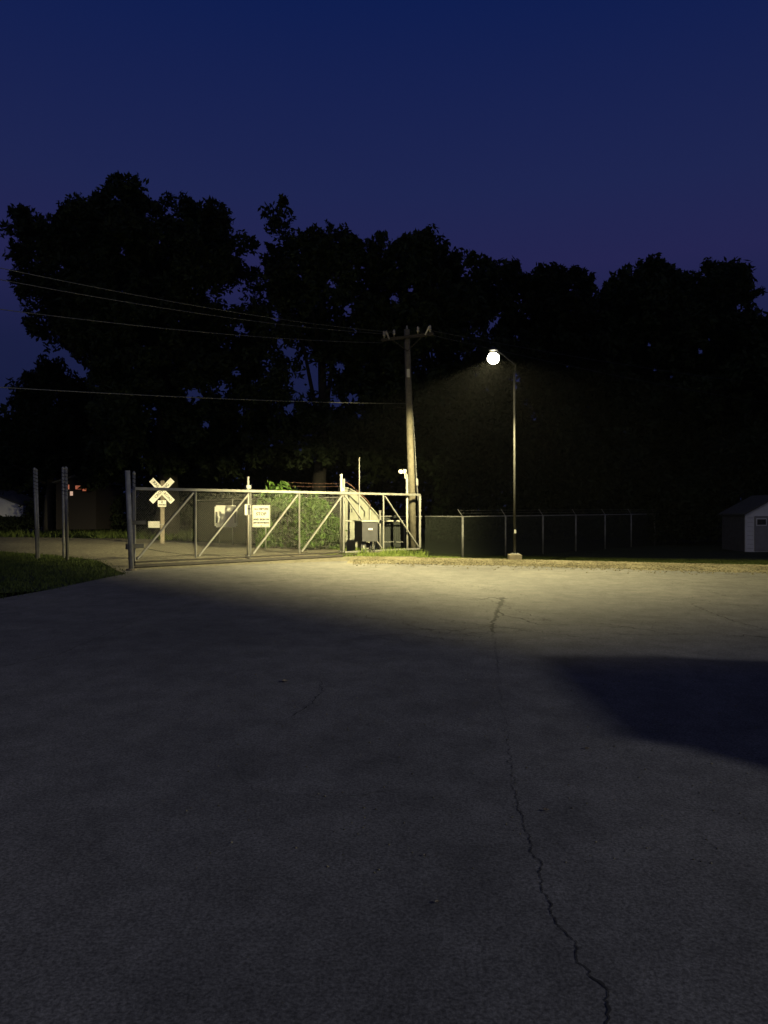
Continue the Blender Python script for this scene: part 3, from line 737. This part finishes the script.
# ---------------------------------------------------------------- hut, pipe, operator box
D = 34.3
e = thing('quonset_hut', 'pale curved steel hut standing behind the right half of the gate', 'hut', (at(360, 540, D).x, D, 0))
x0 = at(341.5, 0, D).x; x1 = at(381, 0, D).x
prof_px = [(341.5, 488.5), (348, 489.5), (354, 492.5), (359, 496.5), (364, 501.5), (369, 507), (374, 512.5), (378, 517), (380.5, 522), (381, 553)]
poly = [(x0, 0.0)] + [(at(x, y, D).x, at(x, y, D).z) for x, y in prof_px[:-1]] + [(x1, 0)]
MB().prism(poly, (1, 0, 0), (0, 0, 1), (0, 3.2, 0), (0, D, 0)).build('shell', M_['hut'], e)
rim = [at(x, y, D - .04) + Vector((0.02, 0, .03)) for x, y in prof_px[:-1]]
MB().tube(rim, .035, 8).build('roof_rim', M_['hut'], e)
w_ = MB()
for px in (349.4, 351.8): w_.box(at(px, 511, D - .02), (.055, .02, .17))
w_.build('vent_slots', M_['black'], e)
MB().tube([at(343.5, 495, D - .03), at(343.5, 551, D - .03)], .02, 6).build('corner_trim', M_['hut'], e)
MB().tube([at(370, 505.5, D - .06), at(370, 521, D - .06)], .03, 6).build('downpipe', M_['white_pipe'], e)
e = thing('antenna_pole', 'thin pale mast rising in front of the curved hut', 'mast', (at(359.3, 0, 33.2).x, 33.2, 0))
p = at(359.3, 460, 33.2); MB().tube([(p.x, p.y, 0), (p.x, p.y, at(0, 493, 33.2).z)], .038, 8).build('lower_pipe', M_['galv_dull'], e, True)
MB().tube([(p.x, p.y, at(0, 493, 33.2).z), (p.x, p.y, at(0, 458, 33.2).z)], [.03, .016], 8).build('upper_mast', M_['white_pipe'], e, True)
e = thing('arched_cable', 'rusty curved conduit arching over the shoulder of the hut', 'conduit', at(343, 482, 33.0))
MB().tube([at(x, y, 33.6) for x, y in ((343, 482), (347, 483.2), (352, 486.5), (357, 491), (362, 496), (367, 500.5), (370.6, 505.5), (370, 510))], .022, 6).build('conduit_tube', M_['rust'], e, True)
e = thing('gate_bollard_plate', 'low pale steel plate leaning at the foot of the tall roller post', 'plate', at(350, 548, 31.2))
MB().box(Vector((at(351, 0, 30.9).x, 30.9, .26)), (.34, .03, .52), .1, .12).build('plate', M_['hut'], e)

D = 29.9
cx = at(366, 0, D).x
e = thing('gate_operator_box', 'dark grey gate motor cabinet with pale lid on a stand by the gate', 'box', (cx, D, 0))
rz = .45; c = Vector((cx, D, at(0, 532, D).z))
rot = Matrix.Rotation(rz, 4, 'Z')
def loc(x, y, z): return c + rot @ Vector((x, y, z))
MB().box(c, (.66, .74, .76), rz, bevel=.012).build('cabinet', M_['box'], e)
MB().box(loc(0, 0, .405), (.74, .82, .05), rz, bevel=.01).build('lid', M_['boxlid'], e)
MB().box(loc(.02, -.3735, .10), (.17, .006, .065), rz).build('label_plate', M_['white'], e)
MB().box(loc(.02, -.379, .10), (.14, .004, .035), rz).build('label_print', M_['red'], e)
MB().box(loc(-.20, -.05, -.62), (.22, .34, .50), rz).build('leg', M_['box'], e)
for sx in (.12, .28): MB().tube([loc(sx, -.15, -.37), loc(sx, -.15, -.80)], .03, 8).build('leg', M_['box'], e)
MB().box(loc(-.20, -.228, -.60), (.05, .01, .13), rz).build('lock', M_['boxlid'], e)
MB().lathe(loc(.06, 0, -.53), [(.10, -.025), (.11, 0), (.10, .025)], 14, Matrix.Rotation(R(90), 4, 'X').to_3x3().to_4x4()).build('chain_wheel', M_['rust'], e)
MB().tube([loc(.06, -.04, -.52), loc(.16, -.04, -.68), loc(.2, -.02, -.78)], .035, 8).build('motor_arm', M_['galv'], e)

# ---------------------------------------------------------------- signs behind the gate
# railroad crossbuck
D = 40.5; c = at(162, 491.3, D)
e = thing('crossbuck_sign', 'white railroad crossing crossbuck on a grey wooden post behind the gate', 'sign', (c.x, D, 0))
sgn = Vector((c.x, D, 0))
MB().box(((c.x), D + .09, at(0, 481, D).z / 2), (.19, .10, at(0, 481, D).z), bevel=.008).build('post', M_['postwood'], e)
Lc = 1.62; Wc = .30
for nm, ang, txts, off in (('lower_blade', -46, (('RAIL', -.44), ('ROAD', .46)), 0), ('upper_blade', 46, (('CROSSING', 0),), -.03)):
    mt = Matrix.Translation((c.x, D + off, c.z)) @ Matrix.Rotation(R(-ang) * -1, 4, Vector((0, -1, 0)))
    b = MB(); r = bmesh.ops.create_cube(b.bm, size=1.0)
    bmesh.ops.transform(b.bm, matrix=mt @ Matrix.Diagonal((Lc, .014, Wc, 1)), verts=r['verts'])
    q = b.build(nm, M_['white'], e)
    for tx, ox in txts:
        t = text_mesh(tx, .21, M_['black'], q, mt @ Matrix.Translation((ox, -.0105, 0)) @ Matrix.Rotation(R(90), 4, 'X'), bold=.0, thick=.002)
        t.matrix_parent_inverse = (Matrix.Translation(e.location) @ q.matrix_parent_inverse @ Matrix()).inverted() if False else Matrix()
pc = at(162, 504, D)
q = MB().box((pc.x, D - .0, pc.z), (.44, .014, .34), bevel=.005).build('track_count_plate', M_['white'], e)
text_mesh('2', .16, M_['black'], q, Matrix.Translation((pc.x, D - .010, pc.z + .08)) @ Matrix.Rotation(R(90), 4, 'X'), bold=.006, thick=.002)
text_mesh('TRACKS', .105, M_['black'], q, Matrix.Translation((pc.x, D - .010, pc.z - .07)) @ Matrix.Rotation(R(90), 4, 'X'), bold=.004, thick=.002)
pc = at(154, 525, D)
q = MB().box((pc.x, D + .0, pc.z), (.60, .014, .34), bevel=.005).build('side_plate', M_['signback'], e)
MB().box((pc.x + .18, D + .03, pc.z), (.6, .03, .05)).build('bracket', M_['galv_dull'], e)

# bare metal panel
D = 38.5; c = at(226, 516.8, D)
e = thing('blank_panel', 'large blank grey metal panel with dark slots down both sides', 'panel', (c.x, D, 0))
b = MB(); b.box(c, (1.13, .04, 1.10)); bmesh.ops.bevel(b.bm, geom=[ed for ed in b.bm.edges if abs((ed.verts[0].co - ed.verts[1].co).y) > .01], offset=.07, segments=4, affect='EDGES')
b.build('plate', M_['signback'], e)
for s_ in (-1, 1):
    MB().box(c + Vector((s_ * .47, -.025, -.05)), (.10, .012, .56)).build('slot', M_['black'], e)
    MB().tube([(c.x + s_ * .35, D + .05, 0), (c.x + s_ * .35, D + .05, c.z + .5)], .025, 8).build('leg', M_['cable'], e)

# stop notice
D = 34.0; c = at(261.2, 516.6, D)
e = thing('notice_sign', 'white notice board with black lettering on a thin post beside the vines', 'sign', (c.x, D, 0))
wS, hS = 17.6 / F * D, 22 / F * D
q = MB().box(c, (wS, .014, hS), bevel=.005).build('board', M_['board'], e)
fr = MB()
for dz in (-1, 1): fr.box(c + Vector((0, -.009, dz * (hS / 2 - .03))), (wS - .05, .003, .012))
for dx in (-1, 1): fr.box(c + Vector((dx * (wS / 2 - .03), -.009, 0)), (.012, .003, hS - .05))
fr.build('border_line', M_['black'], q).matrix_parent_inverse = Matrix()
for tx, dz, sz in (('ALL VISITORS', .31, .105), ('STOP', .09, .19), ('AND SIGN IN', -.15, .115), ('BEFORE ENTERING', -.30, .080), ('»', -.42, .09)):
    text_mesh(tx, sz, M_['black'], q, Matrix.Translation(c + Vector((0, -.010, dz))) @ Matrix.Rotation(R(90), 4, 'X'), bold=.007, thick=.002)
pp = at(265.5, 0, D)
MB().tube([(pp.x, D + .035, 0), (pp.x, D + .035, c.z + .4)], .030, 8).build('post', M_['galv'], e, True)

# vines: bushy climbing plants with bamboo like tops
def vine(label, px0, px1, d, tops, n, m='vine'):
    x0 = (px0 - 384) / F * d; x1 = (px1 - 384) / F * d
    e = thing('climbing_vine', label, 'vine', ((x0 + x1) / 2, d, 0), 'green vines on the screened fence')
    tp = lambda x: np.interp(x * F / d + 384, [t[0] for t in tops], [CH - (t[1] - HY) / F * d for t in tops])
    C = []; 
    ns = int((x1 - x0) / .085)
    b = MB()
    for i in range(ns):
        x = x0 + (x1 - x0) * (i + random.random()) / ns; h = float(tp(x)) * random.uniform(.80, 1.03)
        y = d + random.uniform(-.35, .25); ph = random.uniform(0, 6)
        k = np.linspace(0, 1, 6); sx_ = random.uniform(-.15, .15)
        pts = [(x + sx_ * t + .05 * math.sin(ph + 4 * t), y - .15 * t * t, h * t) for t in k]
        b.tube(pts, [.010, .009, .008, .007, .005, .003], 4)
        m_ = int(n / ns); t = rng.uniform(.03, 1, m_)
        cx_ = np.stack([x + sx_ * t + rng.normal(0, .085 + .08 * t, m_), y - .15 * t * t + rng.normal(0, .10, m_), h * t + rng.normal(0, .04, m_)], 1)
        C.append(cx_)
    C = np.concatenate(C); C = C[C[:, 2] > .05]
    nn = len(C); u = np.stack([rng.normal(0, .8, nn), rng.normal(0, .6, nn), rng.normal(-.7, .5, nn)], 1); u /= np.linalg.norm(u, axis=1)[:, None]
    v = rng.normal(0, 1, (nn, 3)); v -= (v * u).sum(1)[:, None] * u; v /= np.linalg.norm(v, axis=1)[:, None]
    s = rng.uniform(.05, .12, (nn, 1)) * (1 + .5 * (C[:, 2:3] > 1.8))
    Vx = np.stack([C - u * s, C + v * s * .30, C + u * s, C - v * s * .30], 1).reshape(-1, 3)
    np_mesh('foliage', Vx, 4, np.arange(4 * nn), M_[m], e)
    b.build('stem', M_['bark'], e)
vine('taller green vine clump with a spiky top behind the notice board', 258, 300, 35.0, [(256, 512), (262, 490), (266, 500), (272, 484), (279, 488), (286, 477), (291, 490), (296, 496), (300, 508)], 4200)
vine('lower green vine clump reaching right to the roller post', 298, 340, 33.9, [(298, 505), (306, 495), (316, 494), (324, 500), (330, 512), (336, 520), (341, 526)], 3600)

# ---------------------------------------------------------------- utility pole
D = 32.4
bx = onground(413.5, 553.5).x
B0 = Vector((at(413.3, 0, D).x, D, 0)); T0 = at(406.8, 330, D)
e = thing('utility_pole', 'weathered wooden utility pole rising beside the right end of the gate', 'pole', B0)
MB().tube([B0, B0.lerp(T0, .5), T0], [.165, .145, .12], 16).build('shaft', M_['wood'], e, True)
MB().tube([T0 + Vector((0, 0, -.02)), T0 + Vector((0, 0, .16))], [.05, .03], 8).build('ridge_pin', M_['galv_dull'], e)
armc = B0.lerp(T0, .962); ad = Vector((.78, -.42, 0)).normalized()
Larm = 1.22
b = MB(); b.box(armc + Vector((0, -.16, 0)), (2 * Larm, .10, .12), math.atan2(ad.y, ad.x)); b.build('crossarm', M_['bark'], e)
ins_pos = []
for s_ in (-1.1, -.62, .50, 1.05):
    p = armc + ad * s_ + Vector((0, -.16, .06)); ins_pos.append(p)
    q = MB().lathe(p, [(.02, 0), (.02, .10), (.06, .11), (.065, .17), (.045, .19), (.06, .24), (.045, .30), (.01, .33)], 12).build('insulator', M_['porcelain'], e, True)
# cutouts hanging outwards
for s_, tl in ((.82, .5), (-.85, -.4)):
    p = armc + ad * s_ + Vector((0, -.25, -.02)); MB().tube([p, p + Vector((tl * .35, -.05, .34))], [.03, .045], 8).build('cutout', M_['porcelain'], e)
    MB().tube([p + Vector((tl * .35, -.05, .34)), p + Vector((tl * .5, -.05, .05))], .012, 5).build('fuse_tube', M_['galv_dull'], e)
for s_ in (-.7, .7):
    MB().tube([armc + ad * s_ + Vector((0, -.18, -.05)), B0.lerp(T0, .90) + Vector((0, -.14, 0))], .016, 5).build('arm_brace', M_['bark'], e)
Cb = B0 + Vector((.19, -.05, 0)); 
cond = [Cb, at(418, 500, D - .05), at(416.3, 478, D - .05), at(414.5, 440, D - .05), at(412, 405, D - .05), at(409.6, 375, D - .05)]
MB().tube(cond, [.035, .035, .03, .022, .018, .014], 8).build('riser_conduit', M_['cable'], e, True)
MB().tube([at(417, 486, D - .12), at(416.8, 479, D - .12)], .05, 8).build('riser_fitting', M_['porcelain'], e)
MB().box(B0.lerp(T0, .80) + Vector((0, -.15, 0)), (.13, .02, .34)).build('tag_plate', M_['signback'], e)

# white pole with camera
D = 31.6
pb = Vector((at(407.2, 0, D).x, D, 0))
e = thing('camera_pole', 'slim white pole in front of the utility pole', 'pole', pb)
MB().tube([pb, at(407.0, 479, D)], .048, 10).build('tube', M_['white_pipe'], e, True)
MB().tube([at(407.0, 479, D), at(406.6, 474, D)], [.048, .02], 10).build('tapered_top', M_['white_pipe'], e, True)
ec = thing('security_camera', 'small white security camera on a bracket at the top of the slim pole', 'camera', at(404.5, 474, D))
MB().box(at(404.8, 472, D), (.13, .12, .18), bevel=.02).build('bracket_box', M_['signback'], ec)
cc = at(400.8, 472.2, D)
MB().lathe(cc, [(.01, -.10), (.06, -.085), (.085, -.03), (.085, .04), (.05, .075), (.01, .08)], 14, Matrix.Rotation(R(90), 4, 'Y')).build('dome', M_['white'], ec, True)
MB().tube([at(404.8, 474, D), at(405.2, 479, D)], .02, 6).build('arm', M_['signback'], ec)

# overhead wires
def wire(name, label, a, b_, sag, r, m='wire', group='overhead power lines', n=40):
    e_ = MB(); pts = []
    for k in range(n + 1):
        t = k / n; p = Vector(a).lerp(Vector(b_), t); p.z -= 4 * sag * t * (1 - t); pts.append(p)
    e_.tube(pts, r, 5); o = e_.build(name, M_[m]); tag(o, label, 'power line', group); return o
def far(px, py, d, a, ext):   # extend past the frame along the same run
    p = at(px, py, d); v = (p - Vector(a)); return Vector(a) + v * ext
T1 = ins_pos
wire('overhead_wire', 'highest overhead wire crossing the left trees to the pole', T1[1] + Vector((0, 0, .2)), far(37, 244, 20.5, T1[1], 2.4), 1.0, .011)
wire('overhead_wire', 'second overhead wire just below the highest one', T1[0] + Vector((0, 0, .2)), far(35, 254, 20.2, T1[0], 2.4), 1.0, .011)
wire('overhead_wire', 'third overhead wire with the widest gap under the second', armc + ad * -1.15 + Vector((0, -.16, -.12)), far(28, 275, 19.8, T1[0], 2.4), .9, .011)
wire('overhead_cable', 'lowest overhead cable running level in front of the left trees', B0.lerp(T0, .665) + Vector((-.14, -.05, 0)), far(45, 377, 20.0, B0.lerp(T0, .665), 2.2), .35, .013)
wire('overhead_wire', 'overhead wire leaving the pole towards the lamp', T1[2] + Vector((0, 0, .1)), at(900, 420, 60), .5, .010)
wire('overhead_wire', 'outer overhead wire leaving the pole above the lamp', T1[3] + Vector((0, 0, .1)), at(900, 395, 60), .5, .010)

# ---------------------------------------------------------------- street lamp
D = 25.9
pb = onground(514.5, 562.2); pb = Vector((at(514.8, 0, D).x, D, 0))
e = thing('street_lamp', 'tall thin lamp pole with one glowing lamp head over the gravel', 'street lamp', pb)
b = MB(); b.box((pb.x, pb.y, .11), (.42, .42, .24), bevel=.02); b.build('concrete_base', M_['concrete'], e)
ptop = at(514.2, 373, D)
MB().tube([pb + Vector((0, 0, .22)), ptop], [.046, .036], 12).build('pole', M_['darkpole'], e, True)
MB().box((pb.x, pb.y, .245), (.26, .26, .03)).build('base_plate', M_['galv_dull'], e)
MB().box((pb.x, pb.y - .075, 1.0), (.07, .02, .12)).build('hand_hole_cover', M_['galv_dull'], e)
hd = LAMP
MB().tube([ptop + Vector((0, 0, -.10)), ptop + Vector((-.02, -.35, .18)), ptop.lerp(hd, .6) + Vector((0, 0, .24)), hd + Vector((.0, .05, .17))], .020, 8).build('arm', M_['cable'], e, True)
mt = Matrix.Rotation(R(0), 4, 'X')
h = MB().lathe(hd + Vector((0, 0, .04)), [(.13, .055), (.14, .08), (.10, .11), (.06, .13), (.05, .17), (.02, .18)], 20).build('lamp_head', M_['housing'], e, True)
q = MB().lathe(hd + Vector((0, 0, -.01)), [(.09, .03), (.14, -.01), (.175, -.07), (.185, -.135), (.172, -.20), (.13, -.26), (.08, -.29), (.01, -.30)], 24).build('lens', M_['lens'], h, True)
q.matrix_parent_inverse = Matrix()
q.parent = h
# ---------------------------------------------------------------- sheds and the far house
D = 38.6
e = thing('garden_shed', 'small white gabled shed with a grey windowed door at the right edge', 'shed', (at(775, 0, D).x, D, -.3))
zb_ = at(0, 551.5, D).z; xl = at(745, 0, D).x; xm = at(778, 0, D).x; xr = at(811, 0, D).x; ze = at(0, 515, D).z; zp = at(0, 497.5, D).z
MB().prism([(xl, zb_ - .1), (xl, ze), (xm, zp), (xr, ze), (xr, zb_ - .1)], (1, 0, 0), (0, 0, 1), (0, 2.6, 0), (0, D, 0)).build('wall', M_['shed'], e)
for a_, b_ in ((xl, xm), (xr, xm)):
    s_ = 1 if b_ > a_ else -1
    MB().prism([(a_ - s_ * .14, ze - .05), (b_, zp + .04), (b_, zp + .13), (a_ - s_ * .14, ze + .04)], (1, 0, 0), (0, 0, 1), (0, 2.9, 0), (0, D - .15, 0)).build('roof', M_['roof'], e)
MB().box((xl - .012, D + 1.3, (zb_ - .1 + ze - .05) / 2), (.02, 2.56, ze - .05 - zb_ + .1)).build('dark_side_sheet', M_['shed_side'], e)  # thin sheet that makes the left side darker than the front
for k in range(9):
    zz = zb_ + .12 + k * .22
    if zz < ze - .05: MB().box(((xl + at(753.5, 0, D).x) / 2 + .02, D - .004, zz), (at(753.5, 0, D).x - xl - .08, .006, .012)).build('siding_lap', M_['shed_door'], e)
MB().box((xl + .05, D - .02, (zb_ + ze) / 2), (.09, .03, ze - zb_)).build('corner_trim', M_['shed'], e)
dx0 = at(754.3, 0, D).x; dx1 = at(800, 0, D).x; dz1 = at(0, 516.5, D).z
dr = MB().box(((dx0 + dx1) / 2, D - .03, (zb_ + dz1) / 2), (dx1 - dx0, .05, dz1 - zb_)).build('door', M_['shed_door'], e)
for cxp in (761.5, 790):
    p = at(cxp, 522.5, D - .06)
    fr_ = MB().box(p, (.52, .02, .38)).build('window', M_['shed'], dr); fr_.matrix_parent_inverse = Matrix.Identity(4)
    fr_.parent = dr
    gl = MB().box(p + Vector((0, -.014, 0)), (.44, .012, .28)).build('pane', M_['glass'], fr_); gl.matrix_parent_inverse = Matrix.Identity(4)

D = 62
e = thing('pale_outbuilding', 'low pale outbuilding with a sloping roofline at the far left edge', 'outbuilding', (at(-15, 0, D).x, D, 0))
ps = [(at(x, y, D).x, at(x, y, D).z) for x, y in ((-60, 534), (-60, 506), (-22, 489), (23, 506.5), (23, 534))]
MB().prism(ps, (1, 0, 0), (0, 0, 1), (0, 5, 0), (0, D, 0)).build('wall', M_['shed'], e)
for a_, b_ in ((1, 2), (3, 2)):
    p, q = Vector((ps[a_][0], 0, ps[a_][1])), Vector((ps[b_][0], 0, ps[b_][1]))
    MB().prism([(p.x, p.z + .02), (q.x, q.z + .02), (q.x, q.z + .12), (p.x, p.z + .12)], (1, 0, 0), (0, 0, 1), (0, 5.4, 0), (0, D - .2, 0)).build('roof', M_['roof'], e)
MB().prism([(ps[0][0] - .01, ps[0][1] - .2), (ps[0][0] - .01, at(0, 517, D).z), (ps[4][0] + .01, at(0, 517, D).z), (ps[4][0] + .01, ps[4][1] - .2)], (1, 0, 0), (0, 0, 1), (0, .05, 0), (0, D - .06, 0)).build('dark_lower_wall', M_['roof'], e)

D = 56
e = thing('distant_house', 'distant reddish house with glowing windows seen past the fence posts', 'house', (at(76, 0, D).x, D, 0))
ps = [(at(x, y, D).x, at(x, y, D).z) for x, y in ((56, 530), (56, 484), (76, 478), (96, 484), (96, 530))]
MB().prism(ps, (1, 0, 0), (0, 0, 1), (0, 5, 0), (0, D, 0)).build('wall', M_['brick'], e)
MB().prism([(ps[1][0] - .2, ps[1][1]), (ps[2][0], ps[2][1] + .05), (ps[3][0] + .2, ps[3][1]), (ps[3][0] + .2, ps[3][1] + .12), (ps[2][0], ps[2][1] + .2), (ps[1][0] - .2, ps[1][1] + .12)], (1, 0, 0), (0, 0, 1), (0, 5.3, 0), (0, D - .2, 0)).build('roof', M_['roof'], e)
for px, py, sw, sh, mm in ((68.0, 487.5, .20, .34, 'lit_orange'), (71.6, 494, .20, .30, 'lit_pale'), (78.5, 488, .42, .26, 'lit_orange'), (84.5, 490, .26, .22, 'lit_orange')):
    p = at(px, py, D)
    MB().box((p.x, D - .03, p.z), (sw, .03, sh)).build('window', M_[mm], e)

# ---------------------------------------------------------------- humid night air
b = MB(); b.box((0, 300, 14.5), (840, 1240, 34))
me = bpy.data.meshes.new('haze'); b.bm.to_mesh(me); b.bm.free()
hm = bpy.data.materials.new('night_air'); hm.use_nodes = True; hn = hm.node_tree.nodes; hn.remove(hn['Principled BSDF'])
pv = hn.new('ShaderNodeVolumePrincipled'); pv.inputs['Density'].default_value = 0.00008; pv.inputs['Color'].default_value = (.85, .87, .9, 1); pv.inputs['Anisotropy'].default_value = .3
hm.node_tree.links.new(pv.outputs[0], hn['Material Output'].inputs['Volume'])
me.materials.append(hm); o = bpy.data.objects.new('haze', me); COL.objects.link(o); tag(o, 'thin humid night air glowing round the lamp', 'haze', kind='stuff')

# ---------------------------------------------------------------- small litter on the asphalt
def leafbit(label, px, py, s_, m='deadleaf'):
    p = onground(px, py); b = MB(); a = random.uniform(0, 6.28)
    vs = []
    for k in range(9):
        t = k / 8 * 2 * math.pi; r = s_ * (.55 + .45 * abs(math.cos(t))) * (1 + .2 * math.sin(5 * t))
        vs.append(b.bm.verts.new((p.x + r * math.cos(t + a), p.y + r * .8 * math.sin(t + a), .012 + .35 * s_ * abs(math.sin(t * 1.5)))))
        if k == 8: b.bm.verts.remove(vs.pop())
    cv = b.bm.verts.new((p.x, p.y, .008))
    for k in range(8): b.bm.faces.new((vs[k], vs[(k + 1) % 8], cv))
    r_ = bmesh.ops.solidify(b.bm, geom=b.bm.faces[:], thickness=.002)
    o = b.build('dry_leaf', M_[m]); tag(o, label, 'leaf', 'dry leaves on the asphalt')
leafbit('curled dry leaf just right of the long crack', 546, 812.5, .022)
leafbit('pale dry leaf near the dark shadow on the right', 587, 750.5, .022)
leafbit('pale dry leaf alone on the left centre asphalt', 285, 683, .045)
leafbit('tiny dry leaf at the left foreground', 425, 858, .010)
leafbit('tiny dry leaf lower left of the long crack', 437, 905, .012)

# ---------------------------------------------------------------- beyond the frame: floodlight and the parked vehicle that throws the broad shadow
e = thing('floodlight_pole', 'tall floodlight pole of the car park behind the photographer', 'floodlight', (FLOOD.x, FLOOD.y + .25, 0))
MB().tube([(FLOOD.x + .25, FLOOD.y - .15, 0), (FLOOD.x + .25, FLOOD.y - .15, FLOOD.z + .1)], [.11, .06], 12).build('pole', M_['galv'], e, True)
MB().box(FLOOD + Vector((.02, 0, .05)), (.42, .34, .12), 2.6, bevel=.02).build('lamp_head', M_['housing'], e)
MB().box(FLOOD + Vector((.0, 0, -.018)), (.34, .26, .012), 2.6).build('lens', M_['lens2'], e)

cx, cy = 6.1, 5.05
e = thing('parked_car', 'dark van like car parked at the right outside the frame', 'car', (cx, cy, 0))
def ring(b, y, zs, ws):
    return [b.bm.verts.new((cx + s_ * w2, y, z)) for s_, z, w2 in ((-1, zs[0], ws[0]), (-1, zs[1], ws[1]), (-1, zs[2], ws[2]), (1, zs[2], ws[2]), (1, zs[1], ws[1]), (1, zs[0], ws[0]))]
def loft(secs, name, m, par):
    b = MB(); rs = [ring(b, *s_) for s_ in secs]
    for r0, r1 in zip(rs, rs[1:]):
        for k in range(6): b.bm.faces.new((r0[k], r0[(k + 1) % 6], r1[(k + 1) % 6], r1[k]))
    b.bm.faces.new(rs[0][::-1]); b.bm.faces.new(rs[-1])
    bmesh.ops.recalc_face_normals(b.bm, faces=b.bm.faces)
    bmesh.ops.bevel(b.bm, geom=list(b.bm.edges), offset=.035, segments=2, affect='EDGES')
    return b.build(name, m, par, True)
yb = cy
loft([(yb - 2.12, (.35, .62, .85), (.78, .82, .74)), (yb - 2.0, (.24, .62, .98), (.86, .90, .80)), (yb + .9, (.24, .62, 1.0), (.88, .92, .82)), (yb + 2.0, (.26, .60, .90), (.86, .90, .78)), (yb + 2.28, (.38, .58, .74), (.76, .80, .68))], 'body', M_['carpaint'], e)
loft([(yb - 1.9, (.96, 1.3, 1.34), (.78, .70, .68)), (yb - 1.55, (.96, 1.5, 1.62), (.80, .70, .62)), (yb + 1.15, (.96, 1.54, 1.68), (.80, .72, .64)), (yb + 1.85, (.92, .96, 1.0), (.80, .78, .74))], 'cabin', M_['glass'], e)
MB().box((cx, yb - .20, 1.70), (1.32, 2.75, .06), bevel=.02).build('roof', M_['carpaint'], e)
for sx in (-1, 1):
    for yy in (-1.4, 1.4):
        wm = Matrix.Rotation(R(90), 4, 'Y')
        wh = MB().lathe((cx + sx * .80, yb + yy, .33), [(.20, -.11), (.31, -.11), (.33, -.07), (.33, .07), (.31, .11), (.20, .11)], 24, wm).build('wheel', M_['rubber'], e, True)
        rm = MB().lathe((cx + sx * .80, yb + yy, .33), [(.19, -.118), (.20, -.10), (.20, .10), (.19, .118)], 16, wm).build('rim', M_['rim'], wh, True); rm.matrix_parent_inverse = Matrix.Identity(4)
    MB().box((cx + sx * .62, yb + 2.24, .66), (.26, .08, .12), bevel=.02).build('headlight', M_['porcelain'], e)
    MB().box((cx + sx * .66, yb - 2.22, .78), (.18, .06, .16), bevel=.02).build('tail_light', M_['red'], e)
    MB().box((cx + sx * .98, yb + .72, 1.02), (.16, .10, .12), bevel=.02).build('mirror', M_['carpaint'], e)
